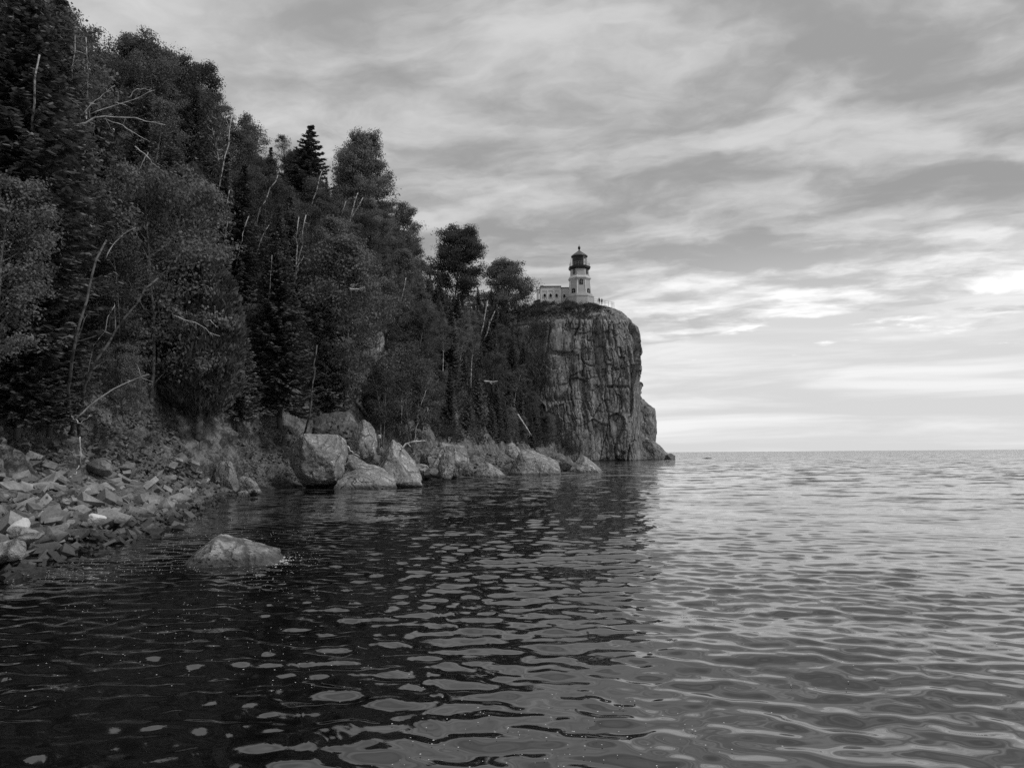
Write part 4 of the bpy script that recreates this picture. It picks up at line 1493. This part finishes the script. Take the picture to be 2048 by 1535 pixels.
reg('birch', [(make_deciduous('birch_tree', 100 + q, 10, w_, c_, n_, 0.15, M_BIRCH, M_BARK_GREY, 0.05, 0.70, 1.2, st_), 10, w_)
              for q, (w_, c_, n_, st_) in enumerate([(5.4, 0.16, 22000, 1), (4.6, 0.25, 17000, 1), (6.0, 0.12, 24000, 2), (5.0, 0.2, 18000, 3)])])
reg('slim', [(make_deciduous('slender_birch_tree', 130 + q, 10, w_, c_, n_, 0.12, M_BIRCH, M_BARK_PALE, 0.05, 0.40, 0.8, 1), 10, w_)
             for q, (w_, c_, n_) in enumerate([(3.6, 0.62, 5200), (3.0, 0.55, 4800)])])
reg('round', [(make_deciduous('round_crowned_tree', 150 + q, 10, w_, c_, n_, 0.18, M_BIRCH, M_BARK_GREY, 0.02, 0.9, 1.9, 1), 10, w_)
              for q, (w_, c_, n_) in enumerate([(7.8, 0.14, 62000), (8.6, 0.10, 54000)])])
reg('aspen', [(make_deciduous('aspen_tree', 170 + q, 8, w_, c_, n_, 0.14, M_ASPEN, M_BARK_GREY, 0.05, 0.65, 1.3, 1), 8, w_)
              for q, (w_, c_, n_) in enumerate([(5.0, 0.08, 20000), (4.4, 0.1, 17000)])])
reg('spruce', [(make_spruce('spruce_tree', 200 + q, 11, w_, None, g_), 11, w_) for q, (w_, g_) in enumerate([(5.2, 0.24), (4.2, 0.23), (6.0, 0.28), (3.6, 0.22)])])
reg('cedar', [(make_cedar('cedar_tree', 230 + q, 9, w_, n_), 9, w_) for q, (w_, n_) in enumerate([(4.0, 20000), (2.8, 13000)])])
reg('shrub', [(make_shrub('leafy_shrub', 250 + q, 1.8, 2.6, 2600), 1.8, 2.6) for q in range(3)])
PROTO_SET = set()
for k_, lst in PROTO.items():
    for (rt, _, _) in lst:
        PROTO_SET.add(rt)
TREES = []      # (object, kind, X, Y, Z, H)
used = set()


def plant(kind, X, Y, H, i=None, z=None, wscale=1.0, rz=None, tilt=0.0, tilt_az=0.0, label=None):
    lst = PROTO[kind]
    i = random.randrange(len(lst)) if i is None else i
    rt, h0, w0 = lst[i]
    if rt in used:
        o_ = copy_tree(rt)
    else:
        o_ = rt
        used.add(rt)
    s = H / h0
    z = ground(X, Y) if z is None else z
    rz = random.uniform(0, 6.28) if rz is None else rz
    Mx = Matrix.Translation((X, Y, z)) @ Matrix.Rotation(tilt, 4, Vector((-math.sin(tilt_az), math.cos(tilt_az), 0))) @ Matrix.Rotation(rz, 4, 'Z') @ Matrix.Diagonal((s * wscale, s * wscale, s, 1))
    o_.matrix_world = Mx
    for key in ('label', 'category', 'group'):
        if key in o_:
            del o_[key]
    TREES.append([o_, kind, X, Y, z, H, label])
    return o_


def top_place(kind, u, v, H, **kw):
    """plant a tree whose top is seen at (u, v) and which is about H tall, on the slope"""
    best = None
    for Y in np.arange(18, 215, 0.5):
        p_ = at(u, v, Y)
        f = p_[2] - ground(p_[0], Y) - H
        if F_(Y) - p_[0] < BW_(Y) + 0.5:
            continue
        if best is None or abs(f) < best[0]:
            best = (abs(f), Y, p_)
        if f <= 0:
            break
    _, Y, p_ = best
    hh_ = p_[2] - ground(p_[0], Y)
    return plant(kind, p_[0], Y, hh_, **kw)


# skyline, left to right
for a_ in [('spruce', 30, -90, 15, dict(i=0)), ('spruce', 75, -30, 13, dict(i=2)), ('birch', 108, -12, 12, dict(i=0)), ('spruce', 5, -60, 14, dict(i=2)),
           ('spruce', 153, 46, 8, dict(i=3)), ('slim', 176, 56, 9, dict(i=0)), ('spruce', 122, 60, 9, dict(i=3)), ('spruce', 196, 88, 8, dict(i=1)),
           ('birch', 226, 98, 6, dict(i=3)), ('round', 274, 72, 8, dict(i=1, wscale=0.9)), ('birch', 318, 84, 9, dict(i=0)), ('birch', 362, 125, 8, dict(i=2)),
           ('birch', 400, 124, 10, dict(i=1)), ('spruce', 418, 190, 8, dict(i=0)), ('slim', 460, 194, 12, dict(i=0)), ('birch', 506, 230, 9, dict(i=3)),
           ('birch', 492, 262, 8, dict(i=0)), ('spruce', 602, 252, 13, dict(i=2, wscale=1.35)), ('slim', 572, 276, 8, dict(i=1)), ('birch', 585, 300, 8, dict(i=1)),
           ('round', 704, 280, 12, dict(i=0, wscale=0.78)), ('birch', 735, 300, 11, dict(i=2)), ('birch', 760, 395, 8, dict(i=3)), ('birch', 818, 398, 9, dict(i=0)),
           ('spruce', 816, 476, 10, dict(i=3)), ('birch', 846, 520, 6, dict(i=2)), ('spruce', 862, 543, 6, dict(i=3)), ('spruce', 880, 540, 7, dict(i=1)),
           ('round', 909, 455, 14, dict(i=0, wscale=0.98)), ('round', 1012, 520, 12, dict(i=1, wscale=1.05)), ('spruce', 956, 572, 6, dict(i=0)),
           ('spruce', 985, 575, 6, dict(i=2)), ('spruce', 655, 352, 7, dict(i=1)), ('spruce', 790, 420, 9, dict(i=1)), ('spruce', 540, 290, 8, dict(i=3))]:
    top_place(a_[0], a_[1], a_[2], a_[3], **a_[4])


def direct(kind, u, vt, vb, Y, **kw):
    """tree with its top at (u, vt) and foot at (u, vb), distance Y"""
    t_, b_ = at(u, vt, Y), at(u, vb, Y)
    z = min(b_[2], 1e9)
    return plant(kind, b_[0], Y, t_[2] - z, z=z, **kw)


# low trees hanging over the bank, placed one by one
direct('cedar', 398, 478, 846, 38.5, i=0, wscale=1.05, label='big rounded cedar bulging over the earth bank above the mossy rock')
direct('spruce', 560, 470, 830, 49, i=2, wscale=1.0, label='tall dense spruce directly behind the squarish pale boulder')
direct('spruce', 35, 500, 850, 25.5, i=2, wscale=1.15)
direct('spruce', 100, 540, 850, 27.5, i=0, wscale=1.2)
direct('birch', 300, 330, 830, 37, i=2, wscale=0.9)
direct('aspen', 250, 690, 830, 31, i=0, wscale=1.3)
direct('aspen', -20, 355, 720, 23, i=0)
direct('spruce', 475, 600, 845, 45, i=0)
direct('birch', 690, 470, 830, 57, i=0)
direct('spruce', 655, 560, 830, 56, i=1)
direct('aspen', 825, 690, 885, 66, i=0, wscale=1.0)
direct('birch', 760, 700, 880, 62, i=3)
direct('cedar', 873, 600, 740, 118, i=1)

# filler forest over the whole slope, kept under the skyline
SKY = np.array([(-200, -80), (0, -60), (125, 0), (150, 125), (200, 125), (260, 100), (330, 110), (380, 150), (428, 190), (440, 290), (470, 320), (500, 290), (540, 310), (565, 325), (600, 330), (640, 350), (655, 375), (672, 370), (740, 360), (770, 400), (790, 440), (815, 470), (825, 520), (850, 545), (870, 560), (885, 570), (960, 585), (1000, 590), (1040, 600), (1062, 625), (1085, 640), (1100, 670), (1110, 760), (1125, 860)])


def free(X, Y, dmin):
    for t in TREES:
        if (t[2] - X) ** 2 + (t[3] - Y) ** 2 < dmin ** 2:
            return False
    return True


rf = np.random.default_rng(5)
count = 0
for tr_ in range(16000):
    if count >= 430:
        break
    Y = 14 + 172 * rf.random() ** 1.15
    dc = F_(Y) - XC_(Y)
    d0 = BW_(Y) + BANKW
    q = rf.random() ** 0.9
    d = d0 + 0.3 + q * (dc - d0 + 5)
    X = float(F_(Y)) - d
    sp_ = 2.05 + 0.0075 * Y
    if not free(X, Y, sp_):
        continue
    z = ground(X, Y)
    u_, v_ = project((X, Y, z))
    if u_ < -160 or u_ > 1112:
        continue
    if 290 < u_ < 500 and Y < 37.5:
        continue
    x_ = rf.random()
    kind = 'birch' if x_ < 0.36 else 'spruce' if x_ < 0.70 else 'aspen' if x_ < 0.84 else 'cedar' if x_ < 0.92 else 'slim'
    if u_ > 850 and kind == 'birch' and rf.random() < 0.5:
        kind = 'spruce'
    H = {'birch': 9, 'spruce': 9.5, 'aspen': 6.5, 'cedar': 6.5, 'slim': 9}[kind] * rf.uniform(0.72, 1.25)
    if q < 0.12:
        H *= 0.72
    vmax = np.interp(u_, SKY[:, 0], SKY[:, 1]) + rf.uniform(5, 30)
    # highest allowed top
    topz = at(u_, vmax, Y)[2]
    H = min(H, topz - z)
    if H < 2.6:
        continue
    plant(kind, X, Y, H, tilt=abs(rf.normal(0, 0.07)), tilt_az=rf.normal(0, 0.7))
    count += 1

# shrubs on the slope foot, on the clifftop and on the ledges
for tr_ in range(46):
    Y = 14 + 140 * rf.random() ** 1.4
    d = BW_(Y) + BANKW + rf.uniform(0.7, 3.2)
    X = float(F_(Y)) - d
    plant('shrub', X, Y, rf.uniform(1.0, 2.2))
for q in range(34):
    u_ = rf.uniform(1066, 1225)
    X = at(u_, 610, 196)[0]
    Y = rf.uniform(193.5, 201.5)
    z = cliff_top(X, Y)
    Hs = rf.uniform(1.0, 2.2) if u_ < 1195 else rf.uniform(0.4, 0.9)
    zt_ = at(u_, 607 + rf.uniform(-4, 6) + max(0, (u_ - 1185) * 0.22), Y)[2]
    Hs = min(Hs, max(0.4, zt_ - z))
    plant('shrub', X, Y, Hs, z=z - 0.1, wscale=1.2)
for (u_, v_, Y, Hs) in [(1100, 760, 186, 3), (1090, 700, 185, 4), (1125, 850, 184, 4), (1095, 830, 182, 5), (1075, 730, 181, 6), (1080, 640, 190, 4), (1070, 650, 188, 5), (1130, 880, 185, 3), (1150, 893, 186, 2.5), (1085, 880, 178, 5), (1110, 905, 176, 3), (1060, 870, 168, 5), (1170, 700, 189, 1.6), (1120, 790, 187, 2.5)]:
    p_ = at(u_, v_, Y)
    plant('shrub', p_[0], Y, Hs, z=p_[2] - Hs * 0.5)

rk = np.random.default_rng(404)
capi = np.argwhere((IN > 1.9) & (IN < 12) & (CX + 0 * IN < 27.5) & (CY + 0 * IN < 200))
capi = capi[rk.integers(0, len(capi), 34000)]
capP = Cg[capi[:, 0], capi[:, 1]]
hgt_ = np.clip(fbm(capP * 0.55, 3, 12) + 0.35, 0, 1.2)
ed_ = np.clip((24.5 - capP[:, 0]) / 5, 0.1, 1)
capP = capP + rk.normal(0, 0.15, capP.shape)
capP[:, 2] += rk.random(len(capP)) * hgt_ * 1.5 * ed_
capP = capP[(hgt_ > 0.12) & (rk.random(len(capP)) < ed_ + 0.1)]
V, F = leaves_at(rk, capP, 0.30, 0.3)
tag(mk('ground_cover', V, F, M_SHRUB), 'low dark bushes and ground cover on the rounded clifftop', kind='stuff')

# prototypes that were never planted leave the scene
for rt in PROTO_SET - used:
    for c_ in list(rt.children):
        bpy.data.objects.remove(c_)
    bpy.data.objects.remove(rt)

# undergrowth covering the slope between the trees
n_u = 210000
Yu = 12 + 178 * rf.random(n_u) ** 1.5
dcu = F_(Yu) - XC_(Yu)
d0u = BW_(Yu) + BANKW * 1.3
qu = rf.random(n_u) ** 1.3
du = d0u + qu * (dcu - d0u)
Xu = F_(Yu) - du
Zu = terr(Xu, Yu)
cl_ = fbm(np.stack([Xu * 0.8, Yu * 0.8, Zu * 0.8], 1), 3, 88)
keep = cl_ + rf.normal(0, 0.25, n_u) > -0.15
Cu = np.stack([Xu, Yu, Zu + np.abs(rf.normal(0, 0.40, n_u)) * (1 + cl_) * (1 + Yu * 0.006)], 1)[keep]
rq = np.random.default_rng(33)
V, F = leaves_at(rq, Cu, (0.13 + 0.0022 * Yu[keep])[:, None], 0.3)
ug = mk('undergrowth', V, F, M_SHRUB)
tag(ug, 'low leafy undergrowth covering the slope between the trees', kind='stuff')
# grass tufts on the earth bank and on the clifftop
n_g = 5000
Yg = rf.uniform(12, 60, n_g)
dg = BW_(Yg) + BANKW * rf.random(n_g) ** 0.6 * 1.15
Xg = F_(Yg) - dg
Zg = terr(Xg, Yg)
kp = fbm(np.stack([Xg * 1.1, Yg * 1.1, Zg * 1.1], 1), 3, 66) > 0.05
Xg, Yg, Zg = Xg[kp], Yg[kp], Zg[kp]
ng = len(Xg)
A = np.stack([0.5 + 0 * Xg, 0 * Xg, 0.6 + 0 * Xg], 1) + rq.normal(0, 0.45, (ng, 3))
A /= np.linalg.norm(A, axis=1)[:, None]
B = np.cross(A, rand_dirs(rq, ng))
s = rq.uniform(0.05, 0.14, ng)[:, None]
C = np.stack([Xg + 0.12, Yg, Zg + 0.05], 1) + A * s
V, F = quads(C, A * s, B * 0.012)
tag(mk('grass', V, F, M_SHRUB), 'sparse grass and weeds hanging on the earth bank', kind='stuff')

# ------------------------------------------------------------------ bare trunks and dead wood
def hit_depth(u, v):
    for Y in np.arange(15, 230, 0.5):
        p_ = at(u, v, Y)
        if p_[2] < ground(p_[0], Y):
            return Y
    return 200.0


bpy.context.view_layer.update()
DG = bpy.context.evaluated_depsgraph_get()


def seen_depth(u, v):
    d_ = Vector(ray(u, v)).normalized()
    ok, loc, *_ = SC.ray_cast(DG, Vector((0, 0, CAM_H)), d_)
    return loc[1] if ok else 300.0


def front_depth(pix):
    P_ = np.array([q[:2] for q in pix], dtype=float)
    ts = np.linspace(0, len(P_) - 1, 9)
    dd_ = sorted(seen_depth(np.interp(t, np.arange(len(P_)), P_[:, 0]), np.interp(t, np.arange(len(P_)), P_[:, 1])) for t in ts)
    return dd_[0] - 0.25


def bare_trunk(name, pix, label, cat, r0=0.12, off=5.0, mat=M_BARK_PALE, twigs=5, seed=1, Y=None, group=None):
    """dead trunk following pixel points from its visible foot to its top, rooted on the slope below"""
    r = np.random.default_rng(seed)
    u0, v0 = pix[0]
    Yd = front_depth(pix)
    r0 = r0 * Yd / 78.0
    pts = [at(u_, v_, Yd + 0.05 * k_) for k_, (u_, v_) in enumerate(pix)]
    d = pts[0] - pts[1]
    d /= np.linalg.norm(d)
    d[2] = min(d[2], -0.4)
    p_ = pts[0].copy()
    low = []
    for _ in range(60):
        if p_[2] < ground(p_[0], p_[1]) - 0.3:
            break
        d = d * 0.85 + np.array([-0.16, 0.34, -0.12])
        d /= np.linalg.norm(d)
        p_ = p_ + d * 0.5
        low.append(p_.copy())
    pts = low[::-1] + pts
    P_ = np.array(pts)
    o0 = P_[0].copy()
    # resample
    sl = np.r_[0, np.cumsum(np.linalg.norm(np.diff(P_, axis=0), axis=1))]
    n_ = 16
    Q = np.stack([np.interp(np.linspace(0, sl[-1], n_), sl, P_[:, c]) for c in range(3)], 1)
    Q[1:-1] += r.normal(0, 0.04, (n_ - 2, 3))
    root = empty(name, tuple(o0))
    tag(root, label, cat, group)
    b_ = MB()
    b_.tube(Q - o0, np.linspace(r0, r0 * 0.4, n_), 7)
    b_.build('trunk', mat, root, True)
    for t in range(twigs):
        k_ = r.integers(n_ // 2, n_ - 1)
        dv = (Q[k_] - Q[k_ - 1])
        dv = dv / np.linalg.norm(dv) + r.normal(0, 0.55, 3)
        br = crooked(r, Q[k_] - o0, dv, r.uniform(0.6, 1.6) * (r0 / 0.12) ** 0.5, 5, 0.18)
        b2 = MB()
        b2.tube(br, np.linspace(r0 * 0.33, 0.008, 6), 5)
        for t2 in range(4):
            kk_ = int(r.integers(1, 5))
            tw = crooked(r, br[kk_], (br[kk_] - br[kk_ - 1]) / np.linalg.norm(br[kk_] - br[kk_ - 1]) + r.normal(0, 0.6, 3), r.uniform(0.25, 0.6) * (r0 / 0.12) ** 0.5, 3, 0.2)
            b2.tube(tw, np.linspace(r0 * 0.12, 0.006, 4), 3)
        b2.build('branch', mat, root, True)
    return root


TR = [
    ([(70, 150), (79, 110)], 'short broken white trunk near the top left of the slope', 0.22, 0),
    ([(146, 140), (151, 92), (150, 70)], 'white birch trunk below the thin spruce at the skyline', 0.10, 2),
    ([(175, 158), (174, 110), (172, 75)], 'straight white trunk just right of the thin spruce', 0.10, 2),
    ([(441, 357), (456, 290), (463, 235)], 'long curved white trunk of the slender skyline birch', 0.12, 2),
    ([(524, 412), (540, 380), (556, 350)], 'pale trunk bending right below the pointed skyline spruce', 0.10, 1),
    ([(627, 398), (636, 368), (644, 343)], 'straight leaning white trunk right of the pointed skyline spruce', 0.10, 0),
    ([(593, 522), (592, 478), (598, 432)], 'left stem of the white forked dead trunk mid-slope', 0.13, 5),
    ([(597, 520), (604, 470), (612, 430)], 'right stem of the white forked dead trunk mid-slope', 0.12, 4),
    ([(700, 440), (708, 405), (716, 385)], 'white trunk under the large bushy skyline crown', 0.12, 2),
    ([(699, 442), (716, 415), (726, 395)], 'second white stem forking right under the large bushy crown', 0.09, 1),
    ([(686, 424), (692, 402)], 'short thin white trunk left of the forked stems', 0.07, 0),
    ([(480, 492), (488, 455), (498, 432)], 'thin pale twiggy trunk left of the white forked dead trunk', 0.07, 5),
    ([(453, 432), (456, 395), (459, 380)], 'thin pale pair-like trunk below the slender skyline birch', 0.08, 1),
    ([(519, 490), (532, 460), (538, 450)], 'slanting thin pale trunk between two dark spruces', 0.07, 1),
    ([(541, 560), (543, 525), (544, 510)], 'short upright pale trunk low behind the dense spruce', 0.06, 0),
    ([(964, 660), (970, 630), (976, 600)], 'left one of two thin white trunks near the cliff', 0.11, 1),
    ([(973, 668), (981, 640), (990, 622)], 'right one of two thin white trunks near the cliff', 0.11, 1),
    ([(804, 592), (812, 555)], 'short pale trunk at the edge of the dark narrow spruce', 0.10, 0),
    ([(624, 800), (628, 740), (634, 690)], 'shaded trunk standing above the squarish pale boulder', 0.14, 1),
    ([(830, 878), (836, 830), (852, 780)], 'thin birch stem rising above the broad rounded boulder', 0.06, 2),
    ([(844, 872), (848, 845), (856, 815)], 'slimmer birch stem beside the thin one', 0.045, 1),
    ([(804, 850), (803, 800)], 'straight thin stem left of the birch stems by the shore', 0.05, 0),
]
for q, (pix, lab, r0, tw_) in enumerate(TR):
    low_ = pix[0][1] > 700
    bare_trunk('bare_trunk', pix, lab, 'tree trunk', r0, 2.5 if low_ else 6.0, M_BARK_MUTED if 'shaded' in lab else M_BARK_PALE, tw_, 300 + q, group='bare pale trunks on the slope')  # the shaded trunk has its shade put into a darker bark colour
bare_trunk('bare_trunk', [(150, 680), (175, 600), (195, 520), (213, 480)], 'thick grey trunk leaning right above the beach', 'tree trunk', 0.24, 0, M_BARK_MUTED, 1, 401, Y=29, group='bare pale trunks on the slope')
bare_trunk('bare_trunk', [(185, 735), (230, 660), (275, 600), (318, 555)], 'long thick grey trunk leaning strongly right above the beach', 'tree trunk', 0.21, 0, M_BARK_MUTED, 2, 402, Y=30.5, group='bare pale trunks on the slope')
bare_trunk('bare_trunk', [(192, 690), (207, 660), (230, 610)], 'thin pale sapling stem between the two thick leaning trunks', 'tree trunk', 0.06, 0, M_BARK_PALE, 1, 403, Y=29.5, group='bare pale trunks on the slope')


def loose_branch(name, label, Y, lines, r0, mat=M_DEADWOOD, jit=0.02, seed=1):
    """dead branch lying on things: each line is a branch, pixel points at distance Y (or (u, v, dY))"""
    if Y is None:
        Y = min(front_depth(l_) for l_ in lines)
        r0 = r0 * Y / 75.0
    r = np.random.default_rng(seed)
    first = at(lines[0][0][0], lines[0][0][1], Y)
    root = empty(name, tuple(first))
    tag(root, label, 'dead branch')
    for k_, ln_ in enumerate(lines):
        P_ = np.array([at(p_[0], p_[1], Y + (p_[2] if len(p_) > 2 else 0)) for p_ in ln_]) - first
        sl = np.r_[0, np.cumsum(np.linalg.norm(np.diff(P_, axis=0), axis=1))]
        n_ = 10
        Q = np.stack([np.interp(np.linspace(0, sl[-1], n_), sl, P_[:, c]) for c in range(3)], 1)
        Q[1:-1] += r.normal(0, jit, (n_ - 2, 3))
        b_ = MB()
        rr_ = r0 if k_ == 0 else r0 * 0.6
        b_.tube(Q, np.linspace(rr_, rr_ * 0.35, n_), 6)
        Lb = sl[-1]
        for t_ in range(int(3 + 2 * k_ % 3)):
            kk_ = int(r.integers(3, n_ - 1))
            dv = Q[kk_] - Q[kk_ - 1]
            dv = dv / (np.linalg.norm(dv) + 1e-9) + r.normal(0, 0.6, 3)
            tw = crooked(r, Q[kk_], dv, Lb * r.uniform(0.08, 0.22), 4, 0.25)
            b_.tube(tw, np.linspace(rr_ * 0.35, rr_ * 0.12, 5), 4)
        b_.build('limb' if k_ == 0 else 'branch', mat, root, True)
    return root


loose_branch('dead_branch', 'long pale dead pole slanting up right over the earth bank', 25.5, [[(150, 838), (190, 803), (235, 772), (298, 748)], [(152, 838), (158, 846), (185, 830)], [(150, 840), (141, 828)]], 0.028, seed=1)
loose_branch('driftwood', 'crooked white driftwood behind the pointed boulder', 51, [[(801, 898, 0), (815, 886), (830, 882), (852, 881, 1)], [(815, 886), (822, 893)]], 0.075, seed=2)
loose_branch('driftwood', 'short pale broken branch between the squarish and pointed boulders', 46.5, [[(695, 892), (705, 905), (718, 912)], [(705, 905), (712, 903)]], 0.05, seed=3)
loose_branch('dead_branch', 'bent thin stick standing on the bank above the beach', 25, [[(160, 873), (162, 930)]], 0.02, seed=4)
loose_branch('dead_branch', 'curved pale root on the rubble beach', 21, [[(140, 955), (150, 948), (158, 930)]], 0.03, seed=5)
Yb = None
loose_branch('fallen_birch', 'dead birch crown with bare white branches spreading right, upper left slope', Yb,
             [[(150, 250), (200, 232), (262, 235), (330, 250)], [(165, 228), (185, 208), (210, 185), (230, 172)], [(180, 228), (225, 214), (262, 200), (310, 180)], [(258, 195), (270, 180), (290, 177), (305, 182)],
              [(215, 240), (245, 250), (275, 272), (300, 284)], [(228, 258), (224, 270)], [(230, 205), (255, 212)]], 0.085, seed=6)
loose_branch('dead_branch', 'thin white branch pointing down right below the fallen birch', Yb, [[(270, 293), (290, 308), (315, 335)], [(296, 305), (285, 325), (278, 342)]], 0.07, seed=7)
loose_branch('dead_branch', 'kinked pale branch above the thick leaning trunks', Yb, [[(212, 516), (232, 480), (240, 473), (272, 455)], [(236, 476), (256, 462)]], 0.06, seed=8)
loose_branch('dead_branch', 'pale horizontal branch on the slope right of the forked dead trunk', None, [[(700, 577), (715, 579), (730, 575)]], 0.09, seed=9)
loose_branch('dead_branch', 'pale forked branch low among trees near the cliff', None, [[(968, 762), (985, 763), (995, 762)], [(978, 763), (984, 768)]], 0.10, seed=10)
loose_branch('dead_branch', 'dead pole lying down the slope left of the cliff foot', None, [[(1035, 828), (1050, 850), (1063, 870)]], 0.10, seed=11)
loose_branch('dead_branch', 'arched bare twig in front of the big rounded cedar', None, [[(345, 630), (372, 640), (400, 648), (418, 665), (440, 672)], [(410, 642), (420, 640), (436, 655)]], 0.06, seed=12)

# ------------------------------------------------------------------ foam and glint flecks
rq = np.random.default_rng(77)
FX, FY, FS = [], [], []
nrk = at(530, 1128, 14.2)
for _ in range(3600):
    m_ = rq.random()
    if m_ < 0.66:                              # specks near the beach: drifting foam, and glints drawn as white flecks
        u_, v_ = rq.uniform(-20, 640), rq.normal(1120, 55)
        if v_ < 1030:
            continue
    elif m_ < 0.76:                            # churned water round the near rock
        u_, v_ = 528 + abs(rq.normal(0, 26)), rq.normal(1120, 5)
    else:
        u_, v_ = rq.uniform(-20, 2060), 1180 + 360 * rq.random() ** 0.6
    d_ = ray(u_, v_)
    if d_[2] > -0.01:
        continue
    t = -CAM_H / d_[2]
    FX.append(d_[0] * t)
    FY.append(d_[1] * t)
    FS.append((0.018 if 0.66 <= m_ < 0.76 else 0.0022 + 0.00042 * d_[1] * t) * rq.uniform(0.5, 1.4))
FX, FY, FS = np.array(FX), np.array(FY), np.array(FS)
cl_ = fbm(np.stack([FX * 0.7, FY * 0.7, FX * 0], 1), 3, 19)
okf = (cl_ + rq.normal(0, 0.2, len(FX)) > 0.05) | (np.hypot(FX + 4.45, FY - 14.2) < 1.2)
okf &= (FX > F_(FY) + 0.4)
FX, FY, FS = FX[okf], FY[okf], FS[okf]
FZ = wave(FX, FY, 0.0062 * FY * 0 + 0.05) + 0.012
nf = len(FX)
an6 = np.arange(6) * math.pi / 3
ringx = (np.cos(an6)[None] * FS[:, None] * rq.uniform(0.6, 1.4, (nf, 6)))
ringy = (np.sin(an6)[None] * FS[:, None] * rq.uniform(0.6, 1.4, (nf, 6)))
top = np.stack([FX[:, None] + ringx, FY[:, None] + ringy, np.repeat(FZ[:, None], 6, 1)], 2)
cen = np.stack([FX, FY, FZ + FS * 0.2], 1)[:, None]
V = np.concatenate([top, cen], 1).reshape(-1, 3)
base = (np.arange(nf) * 7)[:, None]
F = np.stack([np.stack([base[:, 0] + q, base[:, 0] + (q + 1) % 6, base[:, 0] + 6], 1) for q in range(6)], 1).reshape(-1, 3)
tag(mk('foam', V, F, M_FOAM_GLINT), 'small white flecks on the near water, foam with modelled glints', kind='stuff')

ORD = ['first', 'second', 'third', 'fourth', 'fifth', 'sixth', 'seventh', 'eighth', 'ninth', 'tenth', 'eleventh', 'twelfth', 'thirteenth', 'fourteenth', 'fifteenth', 'sixteenth', 'seventeenth', 'eighteenth', 'nineteenth', 'twentieth',
       'twenty-first', 'twenty-second', 'twenty-third', 'twenty-fourth', 'twenty-fifth', 'twenty-sixth', 'twenty-seventh', 'twenty-eighth', 'twenty-ninth', 'thirtieth'] + ['%dth' % q for q in range(31, 90)]
NOUN = {'birch': 'leafy birch', 'slim': 'slender bare-stemmed birch', 'round': 'dense round-crowned tree', 'aspen': 'paler bushy aspen', 'spruce': 'dark pointed spruce', 'cedar': 'columnar cedar', 'shrub': 'small leafy shrub'}
CAT = {'birch': 'tree', 'slim': 'tree', 'round': 'tree', 'aspen': 'tree', 'spruce': 'tree', 'cedar': 'tree', 'shrub': 'shrub'}
GRP = {'birch': 'birches on the slope', 'slim': 'slender birches on the slope', 'round': 'round-crowned trees at the skyline', 'aspen': 'aspens on the slope', 'spruce': 'spruces on the slope', 'cedar': 'cedars on the slope', 'shrub': 'shrubs on slope and clifftop'}
cells = {}
for t in TREES:
    o_, kind, X, Y, z, H, lab = t
    u_, v_ = project((X, Y, z + H * 0.6))
    if kind == 'shrub' and z > 30 and Y > 190:
        zone = 'on the clifftop below the lighthouse'
        band = ''
    else:
        zone = ('above the rubble beach' if u_ < 430 else 'above the squarish boulder' if u_ < 690 else 'above the middle boulders' if u_ < 900 else 'beside the cliff')
        hf = (z - 2) / (float(ZC_(Y)) - 2)
        band = 'low' if hf < 0.28 else 'midway up' if hf < 0.66 else 'high'
    cells.setdefault((kind, zone, band), []).append((u_, t))
for (kind, zone, band), lst in cells.items():
    lst.sort(key=lambda q: q[0])
    for n_, (_, t) in enumerate(lst):
        o_ = t[0]
        if t[6]:
            lab = t[6]
        else:
            pos_ = '' if len(lst) == 1 else ', %s from the left' % ORD[n_]
            lab = ('%s %s %s%s' % (NOUN[kind], band, zone, pos_)).replace('  ', ' ')
        tag(o_, lab, CAT[kind], GRP[kind])
cells = {}
for o_, X, Y, sz in STONES:
    u_, v_ = project((X, Y, ground(X, Y)))
    q = (float(F_(Y)) - X) / float(BW_(Y))
    if Y < 45:
        zone = 'at the waterline' if q < 0.3 else 'in the middle' if q < 0.68 else 'under the earth bank'
        end = 'near end' if Y < 15.5 else 'middle stretch' if Y < 21 else 'far end'
        size = 'large' if sz > 0.42 else 'small'
        key = (size, zone, end, 'angular stones of the rubble beach')
    else:
        key = ('loose', 'between the large shore boulders', '', 'loose stones among the shore boulders')
    cells.setdefault(key, []).append((u_, o_))
for (size, zone, end, grp), lst in cells.items():
    lst.sort(key=lambda q: q[0])
    for n_, (_, o_) in enumerate(lst):
        pos_ = '' if len(lst) == 1 else ', %s from the left' % ORD[n_]
        if end:
            lab = '%s stone %s, %s of rubble beach%s' % (size, zone, end, pos_)
        else:
            lab = 'loose grey stone %s%s' % (zone, pos_)
        tag(o_, lab, 'stone', grp)
